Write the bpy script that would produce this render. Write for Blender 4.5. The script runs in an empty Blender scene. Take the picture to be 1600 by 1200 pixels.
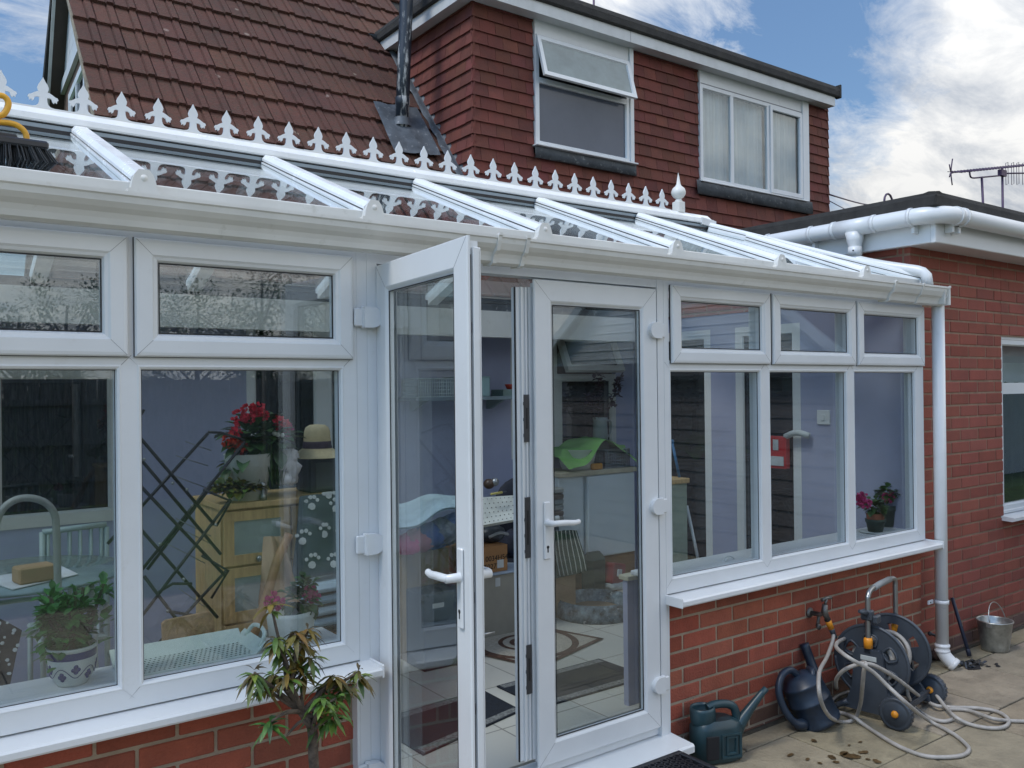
import bpy, math, random
from mathutils import Vector, Matrix
RN = random.Random(11)
S = bpy.context.scene
COL = S.collection
rad = math.radians
# ------------------------------------------------------------------ camera
YAW, PITCH, ROLL, FPX = 0.6303, 0.0048, -0.0106, 1347.9
CAM = Vector((0.0, -2.5956, 1.6))
fw = Vector((math.sin(YAW)*math.cos(PITCH), math.cos(YAW)*math.cos(PITCH), math.sin(PITCH)))
r0 = fw.cross(Vector((0, 0, 1))).normalized(); u0 = r0.cross(fw)
rt = r0*math.cos(ROLL)+u0*math.sin(ROLL); up = -r0*math.sin(ROLL)+u0*math.cos(ROLL)
cd = bpy.data.cameras.new('camera'); cam = bpy.data.objects.new('camera', cd); COL.objects.link(cam)
cam.matrix_world = Matrix(((rt.x, up.x, -fw.x, CAM.x), (rt.y, up.y, -fw.y, CAM.y), (rt.z, up.z, -fw.z, CAM.z), (0, 0, 0, 1)))
cd.sensor_width = 36.0; cd.lens = FPX/1600*36.0; cd.clip_start = 0.05; cd.clip_end = 2000
S.camera = cam
def ray(x, y): return fw+rt*((x-800)/FPX)-up*((y-600)/FPX)
def pY(x, y, c): d = ray(x, y); return CAM+d*((c-CAM.y)/d.y)
def pZ(x, y, c): d = ray(x, y); return CAM+d*((c-CAM.z)/d.z)
def pX(x, y, c): d = ray(x, y); return CAM+d*((c-CAM.x)/d.x)
# ------------------------------------------------------------------ world and sun
SUN_EL, SUN_AZ = rad(56), rad(-95)          # azimuth from +Y towards +X
W = bpy.data.worlds.new("World"); S.world = W; W.use_nodes = True
nt = W.node_tree; nt.nodes.clear()
def N(t, typ, **kw):
    n = t.nodes.new(typ)
    for k, v in kw.items():
        if k.startswith('i_'):
            n.inputs[k[2:].replace('_', ' ')].default_value = v
        else: setattr(n, k, v)
    return n
def mathn(t, op, a, b=None, c=None, clamp=False):
    n = t.nodes.new('ShaderNodeMath'); n.operation = op; n.use_clamp = clamp
    for i, x in enumerate((a, b, c)):
        if x is None: continue
        if isinstance(x, (int, float)): n.inputs[i].default_value = x
        else: t.links.new(x, n.inputs[i])
    return n.outputs[0]
def ramp(t, fac, stops):
    n = t.nodes.new('ShaderNodeValToRGB'); e = n.color_ramp.elements
    while len(e) < len(stops): e.new(0.5)
    for q, (p, c) in zip(e, stops):
        q.position = p; q.color = (c, c, c, 1) if isinstance(c, (int, float)) else (*c, 1)
    t.links.new(fac, n.inputs[0]); return n.outputs[0]
def mixc(t, fac, a, b, mode='MIX'):
    n = t.nodes.new('ShaderNodeMix'); n.data_type = 'RGBA'; n.blend_type = mode
    for i, x in ((0, fac), (6, a), (7, b)):
        if isinstance(x, (int, float)): n.inputs[i].default_value = x
        elif isinstance(x, tuple): n.inputs[i].default_value = (*x, 1)
        else: t.links.new(x, n.inputs[i])
    return n.outputs[2]
sky = N(nt, 'ShaderNodeTexSky', sky_type='NISHITA', sun_disc=False, sun_elevation=SUN_EL, sun_rotation=SUN_AZ, air_density=1.0, dust_density=0.6, ozone_density=1.6)
tc = N(nt, 'ShaderNodeTexCoord'); sp = N(nt, 'ShaderNodeSeparateXYZ'); nt.links.new(tc.outputs['Generated'], sp.inputs[0])
zz = mathn(nt, 'MAXIMUM', sp.outputs[2], 0.0); zq = mathn(nt, 'ADD', zz, 0.22)
cx = mathn(nt, 'DIVIDE', sp.outputs[0], zq); cy = mathn(nt, 'DIVIDE', sp.outputs[1], zq)
cb = N(nt, 'ShaderNodeCombineXYZ'); nt.links.new(cx, cb.inputs[0]); nt.links.new(cy, cb.inputs[1])
mpw = N(nt, 'ShaderNodeMapping'); mpw.inputs['Location'].default_value = (0.35, 0.1, 0.0); mpw.inputs['Rotation'].default_value = (0, 0, rad(-35)); mpw.inputs['Scale'].default_value = (1.0, 1.7, 1)
nt.links.new(cb.outputs[0], mpw.inputs[0])
n1 = N(nt, 'ShaderNodeTexNoise', i_Scale=1.15, i_Detail=9.0, i_Roughness=0.6, i_Distortion=0.25)
n2 = N(nt, 'ShaderNodeTexNoise', i_Scale=4.2, i_Detail=9.0, i_Roughness=0.68, i_Distortion=0.6)
n3 = N(nt, 'ShaderNodeTexNoise', i_Scale=3.0, i_Detail=7.0, i_Roughness=0.62, i_Distortion=0.4)
for n in (n1, n2, n3): nt.links.new(mpw.outputs[0], n.inputs['Vector'])
# more cloud towards the right (+x) and low down, as over this garden
bias = mathn(nt, 'MULTIPLY_ADD', sp.outputs[0], 0.75, mathn(nt, 'MULTIPLY_ADD', sp.outputs[1], -0.45, -0.22))
low = mathn(nt, 'MULTIPLY_ADD', zz, -0.55, 0.20)
def blobdir(yaw, el, width, amt):
    d0 = (math.sin(rad(yaw))*math.cos(rad(el)), math.cos(rad(yaw))*math.cos(rad(el)), math.sin(rad(el)))
    v = N(nt, 'ShaderNodeVectorMath', operation='DOT_PRODUCT'); nrmz = N(nt, 'ShaderNodeVectorMath', operation='NORMALIZE'); nt.links.new(tc.outputs['Generated'], nrmz.inputs[0]); nt.links.new(nrmz.outputs[0], v.inputs[0]); v.inputs[1].default_value = d0
    r = N(nt, 'ShaderNodeMapRange', interpolation_type='SMOOTHERSTEP'); nt.links.new(v.outputs['Value'], r.inputs[0]); r.inputs[1].default_value = math.cos(rad(width)); r.inputs[2].default_value = 1.0; r.inputs[3].default_value = 0.0; r.inputs[4].default_value = amt
    return r.outputs[0]
bias = mathn(nt, 'ADD', bias, mathn(nt, 'ADD', mathn(nt, 'ADD', blobdir(53, 19, 14, -0.36), blobdir(64, 12, 12, 0.06)), mathn(nt, 'ADD', blobdir(5, 26, 12, 0.55), blobdir(46, 22, 8, 0.26))))
m = mathn(nt, 'ADD', mathn(nt, 'MULTIPLY_ADD', n2.outputs[0], 0.75, mathn(nt, 'ADD', n1.outputs[0], -0.2)), mathn(nt, 'ADD', bias, low))
mask = ramp(nt, m, [(0.48, 0.0), (0.60, 0.40), (0.80, 1.0)])
shade = ramp(nt, n3.outputs[0], [(0.34, (5.0, 5.5, 6.3)), (0.60, (10.0, 10.0, 9.9))])
skyc = mixc(nt, 1.0, sky.outputs[0], (1.08, 1.22, 1.30), 'MULTIPLY')
wc = mixc(nt, mask, skyc, shade)
# a cloudy sky is brightest overhead and dims towards the horizon
dt = mathn(nt, 'ADD', mathn(nt, 'MULTIPLY', sp.outputs[0], 0.59), mathn(nt, 'MULTIPLY', sp.outputs[1], 0.81))  # added: sky dimmed ahead of the camera, brighter behind to light front faces
kf = mathn(nt, 'MULTIPLY', mathn(nt, 'MULTIPLY_ADD', dt, -0.20, 0.84), mathn(nt, 'MULTIPLY_ADD', zz, 0.75, 0.45))
kc = N(nt, 'ShaderNodeCombineXYZ')
for i_ in range(3): nt.links.new(kf, kc.inputs[i_])
wc = mixc(nt, 1.0, wc, kc.outputs[0], 'MULTIPLY')
bg = N(nt, 'ShaderNodeBackground', i_Strength=0.1); nt.links.new(wc, bg.inputs[0])
wo = N(nt, 'ShaderNodeOutputWorld'); nt.links.new(bg.outputs[0], wo.inputs[0])
sl = bpy.data.lights.new('sun', 'SUN'); sl.energy = 0.8; sl.angle = rad(14); sl.color = (1.0, 0.96, 0.9)
so = bpy.data.objects.new('sun', sl); COL.objects.link(so)
sd = Vector((math.sin(SUN_AZ)*math.cos(SUN_EL), math.cos(SUN_AZ)*math.cos(SUN_EL), math.sin(SUN_EL)))
so.rotation_euler = sd.to_track_quat('Z', 'Y').to_euler(); so.location = (0, 0, 30)
S.view_settings.view_transform = 'Standard'; S.view_settings.look = 'None'
S.view_settings.exposure = 1.2; S.view_settings.gamma = 1.0
try: S.cycles.transparent_max_bounces = 24; S.cycles.max_bounces = 10
except Exception: pass
# ------------------------------------------------------------------ materials
MATS = {}
def mat(name, col, rough=0.5, metal=0.0, var=0.12, nscale=6.0, bump=0.0, bscale=60.0, tint=False, col2=None, spec=0.5, stretch=None, spots=None, n2=None):
    if name in MATS: return MATS[name]
    m = bpy.data.materials.new(name); m.use_nodes = True; t = m.node_tree
    b = t.nodes['Principled BSDF']; b.inputs['Roughness'].default_value = rough; b.inputs['Metallic'].default_value = metal
    b.inputs['Specular IOR Level'].default_value = spec
    co = N(t, 'ShaderNodeTexCoord'); vec = co.outputs['Object']
    if stretch:
        mp = N(t, 'ShaderNodeMapping'); mp.inputs['Scale'].default_value = stretch; t.links.new(vec, mp.inputs[0]); vec = mp.outputs[0]
    nz = N(t, 'ShaderNodeTexNoise', i_Scale=nscale, i_Detail=6.0, i_Roughness=0.62); t.links.new(vec, nz.inputs['Vector'])
    c2 = col2 if col2 else tuple(c*(1-2.2*var) for c in col)
    c1 = col if col2 else tuple(min(1, c*(1+0.9*var)) for c in col)
    fac = ramp(t, nz.outputs[0], [(0.30, 0.0), (0.70, 1.0)])
    base = mixc(t, fac, c2, c1)
    if n2:      # second, finer layer: (scale, colour, low, high)
        q = N(t, 'ShaderNodeTexNoise', i_Scale=n2[0], i_Detail=5.0, i_Roughness=0.7); t.links.new(vec, q.inputs['Vector'])
        base = mixc(t, ramp(t, q.outputs[0], [(n2[2], 0.0), (n2[3], 1.0)]), base, n2[1])
    if spots:   # (scale, threshold, colour)
        vo = N(t, 'ShaderNodeTexVoronoi', i_Scale=spots[0]); t.links.new(vec, vo.inputs['Vector'])
        base = mixc(t, ramp(t, vo.outputs['Distance'], [(spots[1]*0.8, 0.8), (spots[1], 0.0)]), base, spots[2])
    if tint:
        a = N(t, 'ShaderNodeAttribute', attribute_name='tint'); base = mixc(t, 1.0, base, a.outputs['Color'], 'MULTIPLY')
    t.links.new(base, b.inputs['Base Color'])
    rr = mathn(t, 'MULTIPLY_ADD', nz.outputs[0], 0.25, rough-0.12, clamp=True); t.links.new(rr, b.inputs['Roughness'])
    if bump:
        bn = N(t, 'ShaderNodeTexNoise', i_Scale=bscale, i_Detail=4.0); t.links.new(vec, bn.inputs['Vector'])
        bp = N(t, 'ShaderNodeBump', i_Strength=bump, i_Distance=0.01); t.links.new(bn.outputs[0], bp.inputs['Height']); t.links.new(bp.outputs[0], b.inputs['Normal'])
    MATS[name] = m; return m
def glass(name, tr=(0.86, 0.9, 0.89), r0=0.06, gl=(0.92, 0.95, 0.96), pw=5.0):
    if name in MATS: return MATS[name]
    m = bpy.data.materials.new(name); m.use_nodes = True; t = m.node_tree; t.nodes.clear()
    lw = N(t, 'ShaderNodeLayerWeight', i_Blend=0.5); f5 = mathn(t, 'POWER', lw.outputs['Facing'], pw)
    fac = mathn(t, 'MULTIPLY_ADD', f5, 1-r0, r0, clamp=True)
    a = N(t, 'ShaderNodeBsdfTransparent'); a.inputs[0].default_value = (*tr, 1)
    g = N(t, 'ShaderNodeBsdfGlossy'); g.inputs[0].default_value = (*gl, 1); g.inputs['Roughness'].default_value = 0.0
    x = N(t, 'ShaderNodeMixShader'); o = N(t, 'ShaderNodeOutputMaterial')
    t.links.new(fac, x.inputs[0]); t.links.new(a.outputs[0], x.inputs[1]); t.links.new(g.outputs[0], x.inputs[2]); t.links.new(x.outputs[0], o.inputs[0])
    MATS[name] = m; return m
UP = mat('upvc', (0.70, 0.715, 0.715), 0.32, var=0.03, nscale=3, n2=(9.0, (0.60, 0.60, 0.575), 0.62, 0.85))
UPC = mat('upvc_cream', (0.68, 0.675, 0.635), 0.38, var=0.05, nscale=4, n2=(14.0, (0.45, 0.44, 0.38), 0.6, 0.85))
SEAM = mat('seam', (0.22, 0.22, 0.23), 0.6, var=0.02)
GASK = mat('gasket', (0.012, 0.012, 0.014), 0.5)
ALU = mat('white_aluminium', (0.80, 0.81, 0.80), 0.25, var=0.03, n2=(20.0, (0.6, 0.61, 0.6), 0.6, 0.9))
STEEL = mat('steel', (0.35, 0.36, 0.36), 0.35, 0.9)
DSTEEL = mat('dark_steel', (0.09, 0.09, 0.095), 0.45, 0.7)
GLS = glass('glass', (0.87, 0.895, 0.89), 0.095); RGLS = glass('roof_glass', (0.90, 0.93, 0.93), 0.08, pw=3.0)
DGL = mat('dark_glass', (0.012, 0.016, 0.02), 0.03, var=0.02, spec=0.8)
for nd in DGL.node_tree.nodes:
    if nd.type == 'BSDF_PRINCIPLED':
        for l in list(nd.inputs['Roughness'].links): DGL.node_tree.links.remove(l)
        nd.inputs['Roughness'].default_value = 0.02
BRK = mat('brick', (0.335, 0.086, 0.050), 0.88, var=0.10, nscale=14, bump=0.5, bscale=120, tint=True, n2=(45.0, (0.33, 0.15, 0.10), 0.62, 0.88))
BRK2 = mat('smooth_brick', (0.29, 0.080, 0.057), 0.85, var=0.07, nscale=10, bump=0.3, bscale=160, tint=True)
MORT2 = mat('dark_mortar', (0.29, 0.19, 0.13), 0.95, var=0.15, nscale=10)
MORT = mat('mortar', (0.36, 0.285, 0.205), 0.95, var=0.12, nscale=10, bump=0.5, bscale=150)
TILE = mat('roof_tile', (0.105, 0.042, 0.029), 0.9, var=0.16, nscale=2.6, bump=0.9, bscale=70, tint=True, n2=(32.0, (0.060, 0.042, 0.028), 0.48, 0.74), spots=(3.1, 0.07, (0.24, 0.18, 0.14)))
HTILE = mat('hanging_tile', (0.155, 0.044, 0.031), 0.85, var=0.12, nscale=9, bump=0.4, bscale=120, tint=True, n2=(35.0, (0.17, 0.07, 0.053), 0.66, 0.9))
LEAD = mat('lead', (0.10, 0.115, 0.13), 0.55, 0.2, var=0.2, nscale=9, n2=(26.0, (0.36, 0.37, 0.38), 0.58, 0.75), bump=0.3, bscale=30)
FELT = mat('roof_felt', (0.045, 0.043, 0.040), 0.95, var=0.2, nscale=12, bump=0.8, bscale=200, n2=(14.0, (0.10, 0.085, 0.035), 0.62, 0.8))
LAV = mat('lavender_paint', (0.35, 0.37, 0.50), 0.8, var=0.03)
CREAMP = mat('cream_paint', (0.6, 0.6, 0.56), 0.7, var=0.03)
DARK = mat('dark_void', (0.012, 0.012, 0.014), 0.9)
BLKPL = mat('black_plastic', (0.046, 0.056, 0.070), 0.42, var=0.15)
GRNPL = mat('dark_green_plastic', (0.018, 0.050, 0.062), 0.38, var=0.2, nscale=9)
BLUPL = mat('dark_blue_plastic', (0.018, 0.032, 0.055), 0.38, var=0.2, nscale=9)
HOSE = mat('hose_grey', (0.36, 0.34, 0.31), 0.5, var=0.12, nscale=20)
ORG = mat('orange_plastic', (0.80, 0.30, 0.02), 0.4)
GALV = mat('galvanised', (0.50, 0.52, 0.50), 0.38, 0.85, var=0.2, nscale=18)
LEAFG = mat('leaf_green', (0.055, 0.125, 0.035), 0.45, var=0.3, nscale=25, tint=True)
WOODP = mat('pine', (0.54, 0.36, 0.16), 0.5, var=0.15, nscale=4, stretch=(12, 12, 1.2))
CARD = mat('cardboard', (0.40, 0.26, 0.145), 0.85, var=0.08)
# ------------------------------------------------------------------ mesh builder
WL = {}
class MB:
    def __init__(s): s.v = []; s.f = []; s.k = []; s.sm = []; s.t = []; s.c = (1, 1, 1); s.mi = 0; s.M = None; s.mats = []
    def use(s, m):
        if m not in s.mats: s.mats.append(m)
        s.mi = s.mats.index(m); return s
    def add(s, vs, fs, sm=False):
        b = len(s.v)
        for p in vs:
            p = Vector(p); s.v.append(s.M @ p if s.M else p)
        for q in fs: s.f.append([b+i for i in q]); s.k.append(s.mi); s.sm.append(sm); s.t.append(s.c)
    def box(s, x0, y0, z0, x1, y1, z1, bev=0.0):
        lo = (min(x0, x1), min(y0, y1), min(z0, z1)); hi = (max(x0, x1), max(y0, y1), max(z0, z1))
        s.obox([(a+b)/2 for a, b in zip(lo, hi)], [b-a for a, b in zip(lo, hi)], None, bev)
    def obox(s, c, size, rot=None, bev=0.0):
        h = [d/2 for d in size]; c = Vector(c)
        Rm = rot if isinstance(rot, Matrix) else (Matrix.Rotation(rot[2], 3, 'Z') @ Matrix.Rotation(rot[1], 3, 'Y') @ Matrix.Rotation(rot[0], 3, 'X') if rot else Matrix.Identity(3))
        if bev <= 0:
            vs = [(x, y, z) for x in (-h[0], h[0]) for y in (-h[1], h[1]) for z in (-h[2], h[2])]
            fs = [(0, 1, 3, 2), (4, 6, 7, 5), (0, 4, 5, 1), (2, 3, 7, 6), (0, 2, 6, 4), (1, 5, 7, 3)]
        else:
            bev = min(bev, min(h)*0.95); vs = []; ix = {}
            for sx in (-1, 1):
                for sy in (-1, 1):
                    for sz in (-1, 1):
                        for a in range(3):
                            p = [sx*(h[0]-bev), sy*(h[1]-bev), sz*(h[2]-bev)]; p[a] += (sx, sy, sz)[a]*bev
                            ix[(sx, sy, sz, a)] = len(vs); vs.append(p)
            fs = []
            for a in range(3):
                o = [i for i in range(3) if i != a]
                for sg in (-1, 1):
                    q = []
                    for d0, d1 in ((-1, -1), (1, -1), (1, 1), (-1, 1)):
                        k = [0, 0, 0]; k[a] = sg; k[o[0]] = d0; k[o[1]] = d1; q.append(ix[(*k, a)])
                    fs.append(q)
                for d0 in (-1, 1):
                    for d1 in (-1, 1):
                        k0 = [0, 0, 0]; k0[o[0]] = d0; k0[o[1]] = d1; k1 = list(k0); k0[a] = -1; k1[a] = 1
                        fs.append([ix[(*k0, o[0])], ix[(*k1, o[0])], ix[(*k1, o[1])], ix[(*k0, o[1])]])
            for sx in (-1, 1):
                for sy in (-1, 1):
                    for sz in (-1, 1): fs.append([ix[(sx, sy, sz, a)] for a in range(3)])
        s.add([c+Rm @ Vector(p) for p in vs], fs)
    def quad(s, *p, sm=False): s.add(p, [tuple(range(len(p)))], sm)
    def prism(s, poly, o, ax, ay, n):
        o, ax, ay, n = map(Vector, (o, ax, ay, n)); k = len(poly)
        vs = [o+ax*a+ay*b for a, b in poly]; vs += [p+n for p in vs]
        s.add(vs, [list(range(k-1, -1, -1)), list(range(k, 2*k))]+[(i, (i+1) % k, k+(i+1) % k, k+i) for i in range(k)])
    def tube(s, pts, r, seg=8, cap=True, flat=1.0):
        P = [Vector(p) for p in pts]; n = len(P); rs = r if isinstance(r, (list, tuple)) else [r]*n
        T = [(P[min(i+1, n-1)]-P[max(i-1, 0)]).normalized() for i in range(n)]
        a = Vector((0, 0, 1)) if abs(T[0].z) < 0.9 else Vector((1, 0, 0)); u = (a-T[0]*a.dot(T[0])).normalized(); vs = []
        for i in range(n):
            u = (u-T[i]*u.dot(T[i])).normalized(); w = T[i].cross(u)
            for j in range(seg):
                q = 2*math.pi*j/seg; vs.append(P[i]+(u*math.cos(q)*flat+w*math.sin(q))*rs[i])
        fs = [(i*seg+j, i*seg+(j+1) % seg, (i+1)*seg+(j+1) % seg, (i+1)*seg+j) for i in range(n-1) for j in range(seg)]
        s.add(vs, fs, True)
        if cap:
            b = len(s.v)-len(vs); s.f += [[b+j for j in range(seg-1, -1, -1)], [b+(n-1)*seg+j for j in range(seg)]]
            for _ in (0, 1): s.k.append(s.mi); s.sm.append(False); s.t.append(s.c)
    def lathe(s, prof, c=(0, 0, 0), seg=24, M=None, sy=1.0, sm=True):
        c = Vector(c); vs = []; M = M or Matrix.Identity(3); n = len(prof)
        for r, z in prof:
            for j in range(seg):
                q = 2*math.pi*j/seg; vs.append(c+M @ Vector((r*math.cos(q), r*sy*math.sin(q), z)))
        s.add(vs, [(i*seg+j, i*seg+(j+1) % seg, (i+1)*seg+(j+1) % seg, (i+1)*seg+j) for i in range(n-1) for j in range(seg)], sm)
    def ball(s, c, r, sx=1, sy=1, sz=1, seg=12, jit=0.0):
        c = Vector(c); rg = max(4, seg//2); vs = []
        for i in range(rg+1):
            a = math.pi*i/rg
            for j in range(seg):
                q = 2*math.pi*j/seg; k = r*(1+RN.uniform(-jit, jit)); vs.append(c+Vector((k*sx*math.sin(a)*math.cos(q), k*sy*math.sin(a)*math.sin(q), k*sz*math.cos(a))))
        s.add(vs, [(i*seg+j, (i+1)*seg+j, (i+1)*seg+(j+1) % seg, i*seg+(j+1) % seg) for i in range(rg) for j in range(seg)], True)
    def leaf(s, p, d, L, w, droop=0.25, nrm=(0, 0, 1)):
        p = Vector(p); d = Vector(d).normalized(); sd_ = d.cross(Vector(nrm))
        if sd_.length < 0.05: sd_ = d.cross(Vector((1, 0, 0)))
        sd_.normalize(); nn = sd_.cross(d); vs = []
        for t, k in ((0, 0.06), (0.2, 0.62), (0.45, 1.0), (0.72, 0.74), (1.0, 0.03)):
            q = p+d*(L*t)-Vector((0, 0, 1))*(droop*L*t*t)
            vs += [q-sd_*(w*k/2)+nn*(w*k*0.16), q, q+sd_*(w*k/2)+nn*(w*k*0.16)]
        s.add(vs, [(i*3+j, i*3+j+1, i*3+j+4, i*3+j+3) for i in range(4) for j in (0, 1)], True)
    def ring(s, x0, x1, z0, z1, prof, close=False):
        """mitred rectangular frame in the XZ plane; prof = (inset, y) from the outside in"""
        vs = []
        for i, y in prof: vs += [(x0+i, y, z0+i), (x1-i, y, z0+i), (x1-i, y, z1-i), (x0+i, y, z1-i)]
        n = len(prof); rg = n if close else n-1
        s.add(vs, [(a*4+b, a*4+(b+1) % 4, ((a+1) % n)*4+(b+1) % 4, ((a+1) % n)*4+b) for a in range(rg) for b in range(4)])
    def build(s, name, m=None, parent=None, world=True, label=None, loc=None, rot=None):
        me = bpy.data.meshes.new(name); org = Vector((0, 0, 0))
        if parent is not None and world: org = WL.get(parent.name, Vector((0, 0, 0)))
        elif parent is None and loc is not None: org = Vector(loc)
        me.from_pydata([v-org for v in s.v], [], s.f); me.update()
        me.polygons.foreach_set('use_smooth', s.sm)
        for q in (s.mats or [m]): me.materials.append(q)
        if s.mats: me.polygons.foreach_set('material_index', s.k)
        if any(t != (1, 1, 1) for t in s.t):
            at = me.color_attributes.new('tint', 'FLOAT_COLOR', 'CORNER'); d = []
            for p, t in zip(me.polygons, s.t): d += [t[0], t[1], t[2], 1.0]*p.loop_total
            at.data.foreach_set('color', d)
        elif any(q.name in TINTED for q in me.materials):
            at = me.color_attributes.new('tint', 'FLOAT_COLOR', 'CORNER'); at.data.foreach_set('color', [1.0]*(4*len(me.loops)))
        o = bpy.data.objects.new(name, me); COL.objects.link(o)
        if parent is not None:
            o.parent = parent; WL[o.name] = org
            if not world: WL[o.name] = Vector((0, 0, 0))
        elif loc is not None: o.location = org; WL[o.name] = org
        if rot: o.rotation_euler = rot
        if label: o['label'] = label
        return o
TINTED = {'brick', 'smooth_brick', 'roof_tile', 'hanging_tile', 'leaf_green', 'slab'}
def thing(name, label, cat, loc=(0, 0, 0), rot=None, group=None):
    o = bpy.data.objects.new(name, None); COL.objects.link(o); o.location = loc; o['label'] = label; o['category'] = cat
    if rot: o.rotation_euler = rot
    if group: o['group'] = group
    o.empty_display_size = 0.1; WL[o.name] = Vector(loc); return o
def tag(o, label, cat, group=None):
    o['label'] = label; o['category'] = cat
    if group: o['group'] = group
    return o
def struct(o, k='structure'): o['kind'] = k; return o
def spl(pts, n=8):
    P = [Vector(p) for p in pts]; out = []
    for i in range(len(P)-1):
        a, b, c, d = P[max(i-1, 0)], P[i], P[i+1], P[min(i+2, len(P)-1)]
        for k in range(n):
            t = k/n; out.append(0.5*((2*b)+(c-a)*t+(2*a-5*b+4*c-d)*t*t+(3*b-a-3*c+d)*t**3))
    return out+[P[-1]]
def jit(c, a): k = 1+RN.uniform(-a, a); return (c[0]*k, c[1]*k, c[2]*k)
GZ = -0.02
# ================================================================== ground
GRASS = mat('grass', (0.05, 0.10, 0.025), 0.95, var=0.3, nscale=3, bump=1.0, bscale=60)
SLAB = mat('slab', (0.29, 0.245, 0.17), 0.9, var=0.14, nscale=4.5, bump=0.8, bscale=45, tint=True, n2=(6.0, (0.15, 0.125, 0.085), 0.50, 0.78))
JOINT = mat('slab_joint', (0.075, 0.065, 0.045), 0.95, var=0.3, nscale=20, bump=0.8, bscale=80)
b = MB(); b.quad((-300, -300, -0.075), (300, -300, -0.075), (300, 300, -0.075), (-300, 300, -0.075))
struct(b.build('lawn', GRASS))
b = MB(); b.use(JOINT); b.box(-4, -4.6, -0.07, 12, 1.0, GZ-0.009); b.use(SLAB)
k = 0; y1 = 0.34
while y1 > -4.4:
    y0 = y1-0.44; x = 3.66-0.565*13-(0.2825 if k % 2 else 0)
    while x < 11.5:
        g_ = RN.uniform(0.85, 1.06); b.c = (g_, g_*RN.uniform(0.97, 1.03), g_*RN.uniform(0.94, 1.08))
        dz = RN.uniform(-0.0025, 0.0015); b.obox((x+0.2825, (y0+y1)/2, GZ-0.015+dz), (0.565-RN.uniform(0.006, 0.013), 0.44-RN.uniform(0.006, 0.012), 0.03), (RN.uniform(-0.004, 0.004), RN.uniform(-0.004, 0.004), 0), 0.004)
        x += 0.565
    y1 = y0; k += 1
struct(b.build('patio'))
# wet stains on the paving
WET = mat('wet_stone', (0.10, 0.062, 0.025), 0.35, var=0.3, nscale=30)
def blob(b, c, rx, ry, z, n=14):
    a0 = RN.random()*6; p = []
    for i in range(n):
        q = 2*math.pi*i/n; k = 1+0.28*math.sin(2*q+a0)+RN.uniform(-0.22, 0.22); p.append((c[0]+rx*k*math.cos(q), c[1]+ry*k*math.sin(q), z))
    b.quad(*p)
b = MB()
for u, v, rx in ((1332, 1182, .035), (1318, 1178, .022), (1300, 1184, .02), (1235, 1180, .017), (1272, 1158, .016), (1262, 1187, .012), (1370, 1190, .02), (1306, 1191, .014), (1327, 1165, .008), (1344, 1160, .009), (1281, 1193, .01), (1349, 1176, .02), (1356, 1187, .01)):
    p = pZ(u, v, GZ); blob(b, p, rx, rx*0.8, GZ+0.003)
struct(b.build('water_stain', WET))
# ================================================================== brickwork
PIT = 0.0735; BL = 0.2225
def bricks(b, L, z0, z1, M, bm, long_end=0.0, dark_rows=1, off=0):
    """running bond on a plane: local x along, local -y out; real bricks proud of a mortar slab"""
    b.M = M; b.use(MORT if bm is BRK else MORT2); b.c = (1, 1, 1); b.box(0.002, 0.004, z0, L-0.002, 0.09, z1)
    b.use(bm); r = math.floor((z0+0.0035)/PIT); z = -0.0035+r*PIT
    while z < z1-0.01:
        zb, zt = max(z+0.005, z0), min(z+PIT-0.005, z1); x = -BL/2 if (r+off) % 2 else 0.0
        while x < L-0.01 and zt-zb > 0.008:
            xa, xb = max(x+0.0, 0.0), min(x+BL-0.010, L)
            if xb-xa > 0.02:
                g = RN.uniform(0.72, 1.12) if bm is BRK else RN.uniform(0.84, 1.08); h = RN.uniform(0.88, 1.18) if bm is BRK else RN.uniform(0.95, 1.08)
                b.c = (g, g*h, g*h*RN.uniform(0.92, 1.05))
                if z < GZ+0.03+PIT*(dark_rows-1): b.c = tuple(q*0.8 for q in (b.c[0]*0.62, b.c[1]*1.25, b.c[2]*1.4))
                b.obox(((xa+xb)/2, 0.02+RN.uniform(-0.0015, 0.0015), (zb+zt)/2), (xb-xa, 0.04, zt-zb-RN.uniform(0, 0.002)), (0, RN.uniform(-0.004, 0.004), 0), 0.0035)
            x += BL
        z += PIT; r += 1
    b.M = None
    b.c = (1, 1, 1)
def side(ox, oy): return Matrix.Translation((ox, oy, 0)) @ Matrix.Rotation(rad(-90), 4, 'Z')   # local +x -> -Y, outward -y -> -X
# ================================================================== conservatory
CON = thing('conservatory', 'white framed lean-to conservatory with open glazed door on low brick walls', 'conservatory', (1.7, 0, GZ))
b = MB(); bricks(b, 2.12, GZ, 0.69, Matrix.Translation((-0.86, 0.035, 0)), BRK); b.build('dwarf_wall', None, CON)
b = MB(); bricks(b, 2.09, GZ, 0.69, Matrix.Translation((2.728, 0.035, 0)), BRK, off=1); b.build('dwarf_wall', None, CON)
for x0, x1 in ((-0.84, 1.25), (2.74, 4.79)): b = MB(); b.use(LAV); b.box(x0, 0.128, 0, x1, 0.20, 0.742); b.build('inner_wall', None, CON)
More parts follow.
